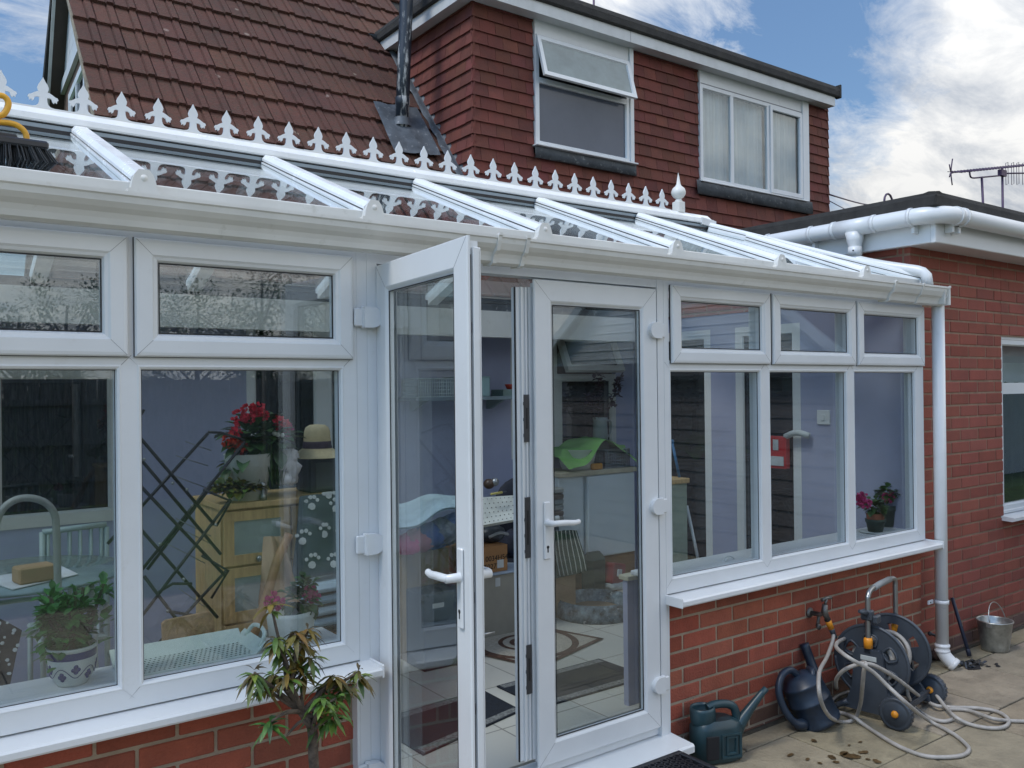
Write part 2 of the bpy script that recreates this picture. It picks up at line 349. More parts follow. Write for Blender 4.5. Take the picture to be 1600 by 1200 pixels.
# floor
FT = mat('floor_tile', (0.52, 0.49, 0.42), 0.35, var=0.05)
t = FT.node_tree; bt = N(t, 'ShaderNodeTexBrick', offset=0.0, i_Scale=1.0); bt.inputs['Brick Width'].default_value = 0.45; bt.inputs['Row Height'].default_value = 0.45; bt.inputs['Mortar Size'].default_value = 0.004
bt.inputs['Color1'].default_value = (0.66, 0.63, 0.55, 1); bt.inputs['Color2'].default_value = (0.58, 0.55, 0.48, 1); bt.inputs['Mortar'].default_value = (0.28, 0.26, 0.22, 1)
co = N(t, 'ShaderNodeTexCoord'); t.links.new(co.outputs['Object'], bt.inputs['Vector']); t.links.new(bt.outputs['Color'], t.nodes['Principled BSDF'].inputs['Base Color'])
FL = 0.13
b = MB(); b.box(-0.84, 0.125, 0.0, 4.79, 2.35, FL); b.build('floor', FT, CON)
# --- window frames (front plane y = 0)
ZS = 0.712; ZG0, ZG1 = 0.78, 1.664; ZT0, ZT1 = 1.70, 2.036
BEAD = [(-0.001, 0.0), (0.004, -0.002), (0.010, 0.002), (0.013, 0.014), (0.013, 0.045)]
def fixed_frame(x0, x1, panes):
    b = MB(); b.use(UP); D = 0.07
    xs = [x0]+[q for p in panes for q in (p[0]-0.012, p[1]+0.012)]+[x1]
    for a, c in zip(xs[0::2], xs[1::2]): b.box(a, 0, ZS, c, D, 2.09)
    for p in panes:
        a, c = p[0]-0.012, p[1]+0.012
        b.box(a, 0, ZS, c, D, ZG0-0.012); b.box(a, 0, ZG1+0.012, c, D, ZT0+0.012); b.box(a, 0, ZT1-0.012, c, D, 2.09)
        b.ring(a, c, ZG0-0.012, ZG1+0.012, BEAD)
        b.use(SEAM)
        for (mx, s1) in ((a, -1), (c, 1)):
            for (mz, s2) in ((ZG0-0.012, -1), (ZG1+0.012, 1)):
                e = 0.028; b.prism([(0, 0.0007), (0.001, 0), (s1*e, s2*e), (s1*e-0.001*s1, s2*e+0.0007)], (mx, -0.0006, mz), (1, 0, 0), (0, 0, 1), (0, 0.002, 0))
        b.use(UP)
    return b
LP = [(-0.76, -0.15), (-0.083, 0.527), (0.594, 1.203)]
RP = [(2.742, 3.339), (3.418, 4.04), (4.119, 4.707)]
b = fixed_frame(-0.84, 1.262, LP); b.use(UP); b.box(1.263, 0.0006, GZ+0.01, 1.30, 0.07, 2.09)
b.use(UP); b.box(1.252, 0.0012, GZ+0.005, 1.2625, 0.05, ZS-0.03); b.build('window_frame', None, CON)
fixed_frame(2.70, 4.80, RP).build('window_frame', None, CON)
def pane(x0, x1, z0, z1, y, parent, m=GLS, name='window_pane', gask=True):
    b = MB(); b.use(m); b.box(x0-0.008, y, z0-0.008, x1+0.008, y+0.024, z1+0.008)
    o = b.build(name, None, parent)
    if gask:
        g = MB(); g.ring(x0-0.001, x1+0.001, z0-0.001, z1+0.001, [(0, y-0.003), (0.0035, y-0.003), (0.0035, y-0.0005)]); g.build('glazing_gasket', GASK, o)
    return o
for p in LP+RP: pane(p[0], p[1], ZG0, ZG1, 0.016, CON)
SASH = [(0, 0.0), (0, -0.014), (0.004, -0.019), (0.012, -0.021), (0.046, -0.021), (0.052, -0.016), (0.060, -0.013), (0.067, 0.0), (0.067, 0.02)]
def sash(x0, x1, z0=ZT0, z1=ZT1, parent=CON):
    b = MB(); b.use(UP); b.ring(x0, x1, z0, z1, SASH); b.use(SEAM)
    for sx, x in ((1, x0), (-1, x1)):
        for sz, z in ((1, z0), (-1, z1)):
            b.prism([(0.004*sx, 0.0047*sz), (0.0047*sx, 0.004*sz), (0.047*sx, 0.0463*sz), (0.0463*sx, 0.047*sz)], (x, -0.0214, z), (1, 0, 0), (0, 0, 1), (0, 0.001, 0))
    b.use(GASK); b.ring(x0-0.0015, x1+0.0015, z0-0.0015, z1+0.0015, [(0, 0.0), (0, -0.006), (0.003, -0.006)])
    o = b.build('top_light', None, parent); pane(x0+0.067, x1-0.067, z0+0.067, z1-0.067, -0.002, o, name='pane'); return o
for x0, x1 in ((-0.78, -0.122), (-0.103, 0.556), (0.574, 1.243), (2.735, 3.404), (3.424, 4.110), (4.130, 4.790)): sash(x0, x1)
# --- sills
def sill(x0, x1):
    b = MB(); b.use(UP); b.prism([(0.05, 0.709), (0.05, 0.683), (-0.06, 0.680), (-0.066, 0.672), (-0.088, 0.672), (-0.092, 0.678), (-0.092, 0.694), (-0.086, 0.700)], (x0, 0, 0), (0, 1, 0), (0, 0, 1), (x1-x0, 0, 0))
    b.box(x1-0.002, -0.094, 0.668, x1+0.006, 0.03, 0.7115, 0.003); b.box(x0-0.006, -0.094, 0.668, x0+0.002, 0.03, 0.7115, 0.003); return b
sill(-0.85, 1.30).build('window_sill', None, CON); sill(2.70, 4.822).build('window_sill', None, CON)
for x0, x1 in ((-0.84, 1.25), (2.745, 4.78)): b = MB(); b.use(UP); b.box(x0, 0.071, 0.745, x1, 0.27, 0.765, 0.004); b.build('inner_sill', None, CON)
# --- door frame, threshold
b = MB(); b.use(UP)
b.box(1.3005, 0, 0.10, 1.338, 0.07, 2.09); b.box(2.662, 0.001, 0.10, 2.6995, 0.07, 2.09); b.box(1.338, 0.004, 2.022, 2.662, 0.07, 2.09)
b.box(1.338, 0.02, 0.12, 2.662, 0.07, 0.150); b.box(2.7005, 0.012, GZ+0.1, 2.727, 0.06, ZS-0.035)
b.use(GASK); b.box(1.3385, 0.02, 0.17, 1.343, 0.05, 2.02)
b.build('door_frame', None, CON)
b = MB(); b.use(UP); b.prism([(0.07, 0.118), (0.07, 0.06), (-0.10, 0.06), (-0.125, 0.075), (-0.125, 0.100), (-0.118, 0.108)], (1.30, 0, 0), (0, 1, 0), (0, 0, 1), (1.425, 0, 0)); b.build('threshold', None, CON)
b = MB(); bricks(b, 1.42, GZ, 0.06, Matrix.Translation((1.30, 0.03, 0)), BRK); b.build('step', None, CON)
# --- doors
LEAFP = [(0, 0.006), (0, 0.0), (0.003, -0.004), (0.078, -0.004), (0.083, -0.001), (0.088, 0.004), (0.094, 0.007), (0.094, 0.020)]
def door(name, x, w, hinge_left, ang, label):
    o = bpy.data.objects.new(name, None); b = MB(); b.use(UP); z0, z1 = 0.158, 2.014; s = 1 if hinge_left else -1
    xa, xb = (0, w) if hinge_left else (-w, 0)
    b.ring(xa, xb, z0, z1, LEAFP)
    b.ring(xa, xb, z0, z1, [(0.094, 0.030), (0.088, 0.034), (0.080, 0.036), (0.012, 0.036), (0.012, 0.006), (0, 0.006)])
    b.use(SEAM)
    for sx, xx in ((1, xa), (-1, xb)):
        for sz, z in ((1, z0), (-1, z1)): b.prism([(0.003*sx, 0.0037*sz), (0.0037*sx, 0.003*sz), (0.079*sx, 0.0783*sz), (0.0783*sx, 0.079*sz)], (xx, -0.0044, z), (1, 0, 0), (0, 0, 1), (0, 0.001, 0))
    fe = xb if hinge_left else xa
    if hinge_left:      # lock strip and meeting moulding on the free edge
        b.use(DSTEEL); b.box(fe-0.0125, 0.0085, z0+0.05, fe-0.0095, 0.0135, z1-0.05)
        for zz_ in (0.35, 0.72, 1.02, 1.30, 1.75): b.box(fe-0.0095, 0.0095, zz_, fe-0.006, 0.0125, zz_+0.03)
        b.use(UP); b.box(fe-0.0118, 0.016, z0+0.02, fe-0.001, 0.0355, z1-0.03, 0.002); b.box(fe-0.045, 0.0365, z0+0.02, fe-0.006, 0.043, z1-0.03, 0.002)
    else:
        b.use(UP); b.box(fe-0.062, 0.030, z0+0.03, fe-0.008, 0.062, z1-0.03, 0.003); b.box(fe-0.008, 0.0205, z0+0.03, fe+0.012, 0.0625, z1-0.03)
        b.box(fe-0.0225, 0.024, z0+0.03, fe-0.014, 0.032, z1-0.03); b.box(fe-0.044, 0.022, z0+0.03, fe-0.036, 0.032, z1-0.03)
        b.use(GASK); b.box(fe-0.0665, 0.031, z0+0.03, fe-0.0622, 0.037, z1-0.03)
    me = b.build(name, None, None); me.parent = CON; me.location = (x-1.7, 0, -GZ); me.rotation_euler = (0, 0, ang); WL[me.name] = Vector((0, 0, 0)); me['label'] = label
    pane(xa+0.094, xb-0.094, z0+0.094, z1-0.094, 0.006, me, name='door_pane')
    hx = fe-s*0.047
    def handle(yf, sg):
        h = MB(); h.use(UP); h.box(hx-0.015, yf, 0.945, hx+0.015, yf+sg*0.009, 1.165, 0.004)
        h.lathe([(0.0, 0.044), (0.012, 0.042), (0.013, 0.006), (0.016, 0.0)], (hx, yf+sg*0.008, 1.085), 12, Matrix.Rotation(rad(90), 3, 'X') if sg < 0 else Matrix.Rotation(rad(-90), 3, 'X'))
        h.tube(spl([(hx, yf+sg*0.042, 1.085), (hx-s*0.02, yf+sg*0.050, 1.086), (hx-s*0.06, yf+sg*0.050, 1.084), (hx-s*0.10, yf+sg*0.047, 1.080), (hx-s*0.128, yf+sg*0.042, 1.081)], 4), [0.0115]*9+[0.011]*4+[0.010]*4, 10)
        h.use(GASK); h.lathe([(0.0, 0.0006), (0.0062, 0.0006), (0.0062, -0.001)], (hx, yf+sg*0.0091, 0.992), 12, Matrix.Rotation(rad(90 if sg < 0 else -90), 3, 'X')); h.box(hx-0.0028, yf+sg*0.009, 0.972, hx+0.0028, yf+sg*0.0097, 0.99)
        h.build('door_handle', None, me)
    handle(-0.004, -1); handle(0.036, 1)
    if hinge_left:
        h = MB(); h.use(STEEL); h.tube([(hx+0.02, 0.036, 0.925), (hx+0.02, 0.085, 0.925)], 0.0035, 6); h.build('door_key', None, me)
    else:
        for za, zb in ((0.44, 0.625), (0.955, 1.185), (1.395, 1.575)):
            k_ = MB(); k_.use(DSTEEL); k_.box(fe-0.036, 0.0188, za, fe-0.012, 0.0222, zb)
            for i in range(3): k_.box(fe-0.039, 0.0178, za+0.02+i*0.06, fe-0.036, 0.0205, za+0.032+i*0.06)
            k_.use(GASK); k_.box(fe-0.028, 0.0180, za+0.05, fe-0.020, 0.0189, zb-0.05); k_.build('lock_keep', None, me)
    return me
door('door', 1.3385, 0.655, True, rad(-95.5), 'open glazed door leaf swung out towards the viewer')
door('door', 2.654, 0.655, False, 0, 'closed glazed door leaf')
def hinge(x, z, s):
    b = MB(); b.use(UP)
    b.prism([(0.032*math.cos(a)*(1.1)+0.004, 0.034*math.sin(a)) for a in [rad(90+i*18) for i in range(11)]]+[(0.034, -0.034), (0.034, 0.034)], (x, -0.004, z), (s, 0, 0), (0, 0, 1), (0, -0.020 if s > 0 else -0.032, 0))
    b.box(x+s*0.030, -0.006, z-0.030, x+s*0.062, -0.018, z+0.030, 0.004)
    b.tube([(x+s*0.028, -0.012, z-0.036), (x+s*0.028, -0.012, z+0.036)], 0.0085, 10); b.build('hinge', None, CON)
for z in (1.838, 1.094, 0.341): hinge(2.632, z, 1)
for z in (1.838, 1.092, 0.341): hinge(1.309, z, -1)
# --- eaves beam, gutter
b = MB(); b.use(UPC); b.box(-0.86, -0.032, 2.0905, 4.80, 0.07, 2.187, 0.003); b.build('eaves_beam', None, CON)
GP = [(-0.033, 2.048), (-0.072, 2.045), (-0.086, 2.052), (-0.091, 2.068), (-0.098, 2.082), (-0.112, 2.094), (-0.123, 2.108), (-0.126, 2.124), (-0.131, 2.128), (-0.131, 2.138), (-0.118, 2.138), (-0.116, 2.118), (-0.102, 2.100), (-0.084, 2.086), (-0.078, 2.060), (-0.033, 2.058)]
def gut(b, x0, x1, d=0.0):
    P = [(y-(d if y < -0.05 else 0), z-(d if z < 2.1 else -d)) for y, z in GP[:10]]+GP[10:]
    b.prism(P, (x0, 0, 0), (0, 1, 0), (0, 0, 1), (x1-x0, 0, 0))
b = MB(); b.use(UPC); gut(b, -0.88, 4.80); b.box(4.80, -0.131, 2.046, 4.806, -0.033, 2.139); gu = b.build('gutter', None, CON)
b = MB(); b.use(UPC); gut(b, 1.755, 1.872, 0.004); gut(b, 1.745, 1.760, 0.009); gut(b, 1.868, 1.884, 0.009); b.build('gutter_joint', None, gu)
b = MB(); b.use(UPC); gut(b, 4.30, 4.845, 0.005); gut(b, 4.29, 4.306, 0.010); gut(b, 4.56, 4.575, 0.010); gut(b, 4.835, 4.852, 0.010)
b.box(4.845, -0.136, 2.041, 4.853, -0.033, 2.142); b.build('gutter_outlet', None, gu)
# --- downpipe
b = MB(); b.use(UP); px_, py_ = 4.868, -0.055
b.tube([(px_, py_, 2.06), (px_, py_, 0.11)], 0.034, 18); b.lathe([(0.036, 0.115), (0.041, 0.115), (0.041, 0.105), (0.037, 0.10), (0.037, 0.088), (0.041, 0.085), (0.041, 0.075), (0.036, 0.07)], (px_, py_, 0.0), 18)
b.tube(spl([(px_, py_, 0.12), (px_, py_-0.004, 0.07), (px_+0.012, py_-0.03, 0.03), (px_+0.022, py_-0.058, 0.006)], 4), 0.036, 16); b.tube([(px_+0.017, py_-0.045, 0.017), (px_+0.024, py_-0.064, 0.002)], 0.040, 16)
dp = b.build('downpipe', None, CON)
b = MB(); b.use(UP); b.lathe([(0.0365, -0.012), (0.0385, -0.012), (0.0385, 0.012), (0.0365, 0.012)], (px_, py_, 0.357), 18); b.box(px_-0.085, py_+0.030, 0.345, px_-0.03, py_+0.040, 0.369, 0.003); b.box(px_+0.03, py_+0.030, 0.345, px_+0.06, py_+0.040, 0.369, 0.003)
b.use(DSTEEL); b.ball((px_-0.066, py_+0.029, 0.357), 0.004); b.build('pipe_clip', None, dp)
# --- roof
SL = 0.396; YR = 0.95; EY = -0.03
def gz(y): return 2.180+SL*(y-EY)        # top of roof glass
XE = [-0.83, -0.12, 0.592, 1.304, 2.016, 2.733, 3.444, 4.157]
HIPE = Vector((4.757, EY, gz(EY))); HIPR = Vector((4.03, 0.90, gz(0.90)))
def roofpane(pts):
    b = MB(); n = Vector((0, 0, -0.016)); k = len(pts); P = [Vector(p) for p in pts]
    b.add(P+[p+n for p in P], [list(range(k)), list(range(2*k-1, k-1, -1))]+[(i, k+i, k+(i+1) % k, (i+1) % k) for i in range(k)]); b.build('roof_pane', RGLS, CON)
g = 0.030
for a, c in zip(XE, XE[1:-1]): roofpane([(a+g, EY, gz(EY)), (c-g, EY, gz(EY)), (c-g, 0.90, gz(0.90)), (a+g, 0.90, gz(0.90))])
yh = EY+(4.757-4.157)/(4.757-4.03)*(0.90-EY)
roofpane([(3.444+g, EY, gz(EY)), (4.157-g, EY, gz(EY)), (4.157-g, yh-0.03, gz(yh-0.03)), (4.0, 0.90, gz(0.90)), (3.444+g, 0.90, gz(0.90))])
roofpane([(4.157+g, EY, gz(EY)), (4.70, EY, gz(EY)), (4.157+g, yh-0.07, gz(yh-0.07))])
roofpane([(4.775, EY+0.03, gz(EY)), (4.775, 1.93, gz(EY)), (4.06, 0.95, gz(0.90))])
def bz(y): return gz(0.90)-SL*(y-1.0)
for a, c in zip(XE, XE[1:-1]+[4.0]): roofpane([(a+g, 1.0, bz(1.0)), (c-g, 1.0, bz(1.0)), (c-g, 1.97, bz(1.97)), (a+g, 1.97, bz(1.97))])
def bar(p, q, name='glazing_bar', cap=True):
    p, q = Vector(p), Vector(q); d = q-p; x = d.cross(Vector((0, 0, 1))).normalized(); n = x.cross(d).normalized()
    b = MB(); b.use(ALU); b.prism([(-0.031, 0.011), (-0.031, 0.020), (-0.019, 0.036), (0.019, 0.036), (0.031, 0.020), (0.031, 0.011)], p, x, n, d)
    b.prism([(-0.034, -0.045), (-0.034, 0.006), (0.034, 0.006), (0.034, -0.045)], p+d*0.004, x, n, d*0.995)
    b.use(GASK); b.prism([(-0.028, 0.006), (-0.028, 0.011), (0.028, 0.011), (0.028, 0.006)], p+d*0.001, x, n, d*0.998)
    o = b.build(name, None, CON)
    if cap:
        xx = p.x; c = MB(); c.use(UPC); z = p.z-0.014
        c.prism([(-0.044, -0.012), (-0.043, -0.004), (-0.035, 0.0), (-0.032, 0.018), (-0.025, 0.040), (-0.014, 0.054), (0.014, 0.054), (0.025, 0.040), (0.032, 0.018), (0.035, 0.0), (0.043, -0.004), (0.044, -0.012)], (xx, p.y+0.004, z), (1, 0, 0), (0, 0, 1), (0, -0.026, 0))
        c.lathe([(0.0, 0.005), (0.006, 0.004), (0.010, 0.0)], (xx, p.y-0.022, z+0.030), 10, Matrix.Rotation(rad(90), 3, 'X')); c.build('end_cap', None, o)
    return o
for x in XE[:-1]:
    bar((x, EY-0.005, gz(EY)), (x, 0.893, gz(0.893)-0.003)); bar((x, 2.0, bz(2.0)), (x, 1.008, bz(1.008)), cap=False)
bar((4.157, EY-0.005, gz(EY)), (4.157, yh-0.03, gz(yh-0.03)))
hb = bar(HIPE, HIPR, 'hip_bar', cap=False)
b = MB(); b.use(UPC); b.ball((4.757, EY-0.01, gz(EY)+0.012), 0.038, 0.9, 0.7, 1.0, 12); b.build('end_cap', None, hb)
bar((4.757, 1.95, bz(1.97)), (4.03, 1.0, bz(1.0)), 'hip_bar', cap=False)
b = MB(); b.use(LEAD); b.box(-0.86, 1.97, 2.10, 4.79, 2.29, 2.145); b.build('rear_gutter', None, CON)
b = MB(); b.use(UPC); b.box(-0.86, 1.96, 1.93, 4.785, 2.02, 2.099); b.build('rear_beam', None, CON)
# ridge
b = MB(); b.use(ALU)
b.prism([(0.884, 2.574), (0.882, 2.580), (0.884, 2.601), (0.902, 2.607), (0.934, 2.634), (0.966, 2.634), (0.998, 2.607), (1.016, 2.601), (1.018, 2.580), (1.016, 2.574)], (-0.86, 0, 0), (0, 1, 0), (0, 0, 1), (4.92, 0, 0))
b.use(mat('ridge_shade_grey', (0.30, 0.36, 0.40), 0.35, var=0.05)); b.box(-0.86, 0.894, gz(0.894)+0.006, 4.03, 1.006, 2.568); b.use(GASK); b.box(-0.858, 0.897, 2.568, 4.028, 1.003, 2.574); b.box(-0.855, 0.889, gz(0.894)-0.010, 4.025, 1.011, gz(0.894)+0.006)  # ridge sides coloured grey-blue for the shade on the white plastic
b.use(UP); b.prism([(0.878, 2.562), (0.878, 2.603), (1.022, 2.603), (1.022, 2.562)], (3.95, 0, 0.0035), (0, 1, 0), (0, 0, 1), (0.125, 0, -0.012))
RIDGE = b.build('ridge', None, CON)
half = [(.0668, 0), (.0668, .006), (.036, .006), (.024, .009), (.0165, .016), (.0135, .026), (.0125, .042), (.021, .043), (.028, .039), (.030, .030), (.035, .025), (.039, .031), (.045, .027), (.0455, .035), (.050, .039), (.047, .046), (.040, .048), (.030, .055), (.020, .0605), (.0145, .062), (.0175, .070), (.0185, .078), (.0145, .089), (.0065, .102), (0, .116)]
poly = [(-x, z) for x, z in half[:-1]]+[half[-1]]+[(x, z) for x, z in reversed(half[:-1])]
b = MB(); b.use(UP); b.prism(list(reversed(poly)), (0, 0.004, 0), (1, 0, 0), (0, 0, 1), (0, -0.008, 0))
fl0 = b.build('fleur', None, None, loc=(0, 0, 0)); fl0.parent = RIDGE; b = MB(); b.use(UPC); b.box(-0.86, 0.945, 2.632, 3.80, 0.955, 2.641); b.build('cresting_rail', None, RIDGE); i = 0
x = 0.346-0.1336*9
while x < 3.75:
    o = fl0 if i == 0 else fl0.copy()
    if i: COL.objects.link(o); o.parent = RIDGE
    o.location = Vector((x, 0.95, 2.638))-Vector((1.7, 0, GZ)); o.rotation_euler = (0, RN.uniform(-0.012, 0.012), 0); x += 0.1336; i += 1
b = MB(); b.use(UPC); fx = 3.826; b.box(fx-0.028, 0.922, 2.630, fx+0.028, 0.978, 2.695, 0.004)
b.lathe([(0.0, 2.690), (0.026, 2.692), (0.020, 2.706), (0.014, 2.712), (0.030, 2.722), (0.042, 2.74), (0.043, 2.755), (0.036, 2.775), (0.018, 2.79), (0.015, 2.797), (0.013, 2.80), (0.006, 2.845), (0.0, 2.872)], (fx, 0.95, 0), 20); b.build('finial', None, RIDGE)
# --- interior walls
b = MB(); b.use(LAV); Y0, Y1 = 2.30, 2.34
def wallx(b, x0, x1, holes, z0=FL, z1=2.10):
    x = x0
    for h0, h1, hz0, hz1 in holes:
        b.box(x, Y0, z0, h0, Y1, z1)
        if hz0 > z0: b.box(h0, Y0, z0, h1, Y1, hz0)
        if hz1 < z1: b.box(h0, Y0, hz1, h1, Y1, z1)
        x = h1
    b.box(x, Y0, z0, x1, Y1, z1)
wallx(b, -0.84, 4.79, [(0.40, 1.02, 0.93, 1.74), (1.686, 2.62, FL, 2.02), (3.56, 4.56, 1.10, 2.02)])
b.box(4.75, 0.0715, FL, 4.785, 0.78, 2.10); b.box(4.75, 1.30, FL, 4.785, 1.52, 2.10); b.box(4.75, 2.06, FL, 4.785, 2.30, 2.10); b.box(4.75, 0.78, 2.0, 4.785, 1.30, 2.10); b.box(4.75, 1.52, 2.0, 4.785, 2.06, 2.10)
b.build('interior_wall', None, CON)
def simple_window(x0, x1, z0, z1, y, parent, name, m=UP, gm=None, w=0.05, dep=0.05):
    b = MB(); b.use(m); b.ring(x0, x1, z0, z1, [(0, y+dep), (0, y), (w-0.012, y), (w, y+0.012), (w, y+0.03)]); o = b.build(name, None, parent)
    g = MB(); g.use(gm or GLS); g.box(x0+w-0.005, y+0.022, z0+w-0.005, x1-w+0.005, y+0.034, z1-w+0.005); g.build('pane', None, o); return o
simple_window(0.40, 1.02, 0.93, 1.74, 2.29, CON, 'rear_window', CREAMP, DGL, 0.07)
b = MB(); b.use(CREAMP)
simple_window(1.686, 2.16, FL, 2.02, 2.30, CON, 'patio_door', UP, DGL, 0.06); simple_window(2.16, 2.62, FL, 2.02, 2.30, CON, 'patio_door', UP, DGL, 0.06)
simple_window(3.56, 3.98, 1.10, 2.02, 2.30, CON, 'kitchen_window', CREAMP, DGL, 0.045); simple_window(3.98, 4.56, 1.10, 1.70, 2.30, CON, 'kitchen_window', CREAMP, DGL, 0.055)
kt = MB(); kt.use(CREAMP); kt.M = Matrix.Translation((0, 2.30, 2.0)) @ Matrix.Rotation(rad(-24), 4, 'X') @ Matrix.Translation((0, 0, -2.0))
kt.ring(3.99, 4.55, 1.70, 1.99, [(0, 0.04), (0, 0), (0.042, 0), (0.05, 0.012), (0.05, 0.03)]); kt.use(DGL); kt.box(4.03, 0.02, 1.74, 4.51, 0.03, 1.95); kt.build('kitchen_fanlight', None, CON)
for y_, w_ in ((1.30, 0.52), (2.06, 0.54)):
    b = MB(); b.use(UP); b.M = Matrix.Translation((4.75, y_, 0)) @ Matrix.Rotation(rad(-90), 4, 'Z')
    b.ring(0, w_, FL, 2.0, [(0, 0.03), (0, 0), (0.06, 0), (0.07, 0.02)]); b.use(DGL); b.box(0.06, 0.012, FL+0.06, w_-0.06, 0.02, 1.94); b.build('side_door', None, CON)
b = MB(); b.use(UP); b.box(-0.84, 0.07, GZ, -0.80, 2.30, 0.74); b.box(-0.84, 0.0705, 2.0, -0.80, 2.29, 2.09)
for yy in (0.0715, 0.78, 1.50, 2.24): b.box(-0.839, yy, 0.74, -0.801, yy+0.05, 2.0)
b.build('end_frame', None, CON)
for yy in (0.12, 0.83, 1.55):
    g = MB(); g.use(GLS); g.box(-0.83, yy-0.005, 0.735, -0.815, yy+0.665, 2.005); g.build('window_pane', None, CON)
b = MB(); b.use(UP); sw = pX(1287, 652, 4.745); b.box(4.738, sw.y-0.045, sw.z-0.045, 4.7505, sw.y+0.045, sw.z+0.045, 0.003); b.box(4.732, sw.y-0.012, sw.z-0.02, 4.739, sw.y+0.012, sw.z+0.02, 0.002); b.build('light_switch', None, CON)
# ================================================================== house
HOU = thing('house', 'brick chalet house with brown tiled roof and red tile hung flat roofed dormer', 'house', (4.7, 3.8, GZ))
PA = math.atan(1.209); CS, SN = math.cos(PA), math.sin(PA)
def RZ(y): return 3.43+1.209*(y-3.294)
YRG = 5.24; ZRG = RZ(YRG)
b = MB(); b.use(TILE); Y0R = 2.31; X0R, X1R = 1.06, 8.36
prof = [(0.0, 0.0), (0.082, 0.0), (0.086, -0.006), (0.090, -0.006), (0.096, 0.009), (0.136, 0.009), (0.142, -0.005), (0.1492, -0.005)]
rows = int((YRG-Y0R)/CS/0.278)+1
UPV = Vector((0, CS, SN)); NRV = Vector((0, -SN, CS))
for i in range(rows):
    s0 = i*0.278-0.035; s1 = min(s0+0.315, (YRG-Y0R)/CS); x = X0R-(0.15 if i % 2 else 0)
    while x < X1R-0.02:
        if not (x > 3.95 and Y0R+s0*CS > 3.15):
            g = RN.uniform(0.88, 1.11); b.c = (g, g*RN.uniform(0.97, 1.06), g*RN.uniform(0.95, 1.07)); dh = RN.uniform(-0.0015, 0.002); ds = RN.uniform(-0.003, 0.003)
            vs = []; cols = [q for h in (0, 0.15) for q in [(u+h, v) for u, v in prof]]; cols = [(u, v) for u, v in cols if X0R-0.001 <= x+u <= X1R]
            if len(cols) > 2:
                for u, v in cols:
                    base = Vector((x+u, Y0R, RZ(Y0R)))
                    vs.append(base+UPV*s1+NRV*(0.004+v)); vs.append(base+UPV*(s0+ds)+NRV*(0.030+v+dh)); vs.append(base+UPV*(s0+ds)+NRV*(0.006+v*0.6))
                n = len(cols); b.add(vs, [(3*j, 3*j+1, 3*j+4, 3*j+3) for j in range(n-1)], False); b.add(vs, [(3*j+1, 3*j+2, 3*j+5, 3*j+4) for j in range(n-1)], False)
        x += 0.30
b.build('roof_tiles', None, HOU)
b = MB(); b.use(FELT)
t_ = 0.10
b.prism([(Y0R, RZ(Y0R)-0.005), (YRG, ZRG-0.005), (YRG+3.1, ZRG-0.005-3.1*1.209), (YRG+3.1, ZRG-3.1*1.209-t_), (YRG, ZRG-t_-0.03), (Y0R, RZ(Y0R)-t_)], (1.20, 0, 0), (0, 1, 0), (0, 0, 1), (7.15, 0, 0)); b.build('roof_deck', None, HOU)
def gx(y): return 1.24+0.05*(y-3.5)
MG = Matrix(((0.05, 0, 1, 1.24-0.05*3.5), (1, 0, 0, 0), (0, 1, 0, 0), (0, 0, 0, 1)))   # local (a,b,n) -> y=a, z=b, x = gx+n
BARGE = mat('barge_white', (0.62, 0.63, 0.62), 0.5, var=0.06); SOFF = mat('brown_soffit', (0.06, 0.045, 0.035), 0.7)
def gp(b, poly, n0, n1): b.M = MG; b.prism(poly, (0, 0, n0), (1, 0, 0), (0, 1, 0), (0, 0, n1-n0)); b.M = None
GB = mat('brown_brick', (0.16, 0.10, 0.07), 0.9, var=0.25, nscale=18)
b = MB(); b.use(GB); gp(b, [(2.45, GZ), (2.45, RZ(2.45)-0.12), (YRG, ZRG-0.14), (YRG+2.9, ZRG-0.14-2.9*1.209), (YRG+2.9, GZ)], 0.0, 0.1); b.build('gable_wall', None, HOU)
b = MB(); b.use(mat('white_cladding', (0.62, 0.64, 0.66), 0.45, var=0.04)); z = 4.47
while z < ZRG-0.25:
    ya = 3.294+(z-3.43)/1.209+0.13; yb = YRG+(ZRG-z)/1.209-0.13
    gp(b, [(ya, z), (ya+0.075, z+0.096), (yb-0.075, z+0.096), (yb, z)], -0.016, -0.002); gp(b, [(ya+0.08, z+0.096), (ya+0.08, z+0.1), (yb-0.08, z+0.1), (yb-0.08, z+0.096)], -0.008, -0.001); z += 0.10
gp(b, [(4.2, 4.36), (4.2, 4.455), (6.4, 4.455), (6.4, 4.36)], -0.035, -0.002); b.build('gable_cladding', None, HOU)
b = MB(); gp_w = [(4.22, 2.75), (4.22, 3.90), (5.05, 3.90), (5.05, 2.75)]
b.use(UP); b.M = MG @ Matrix(((1, 0, 0, 0), (0, 0, 1, 0), (0, 1, 0, 0), (0, 0, 0, 1)))
b.ring(4.72, 5.75, 3.0, 4.20, [(0, 0.0), (0, -0.03), (0.06, -0.03), (0.07, -0.015)]); b.box(5.18, -0.03, 3.07, 5.25, -0.001, 4.13); b.use(DGL); b.box(4.78, -0.016, 3.05, 5.70, -0.002, 4.15); b.M = None
b.build('gable_window', None, HOU)
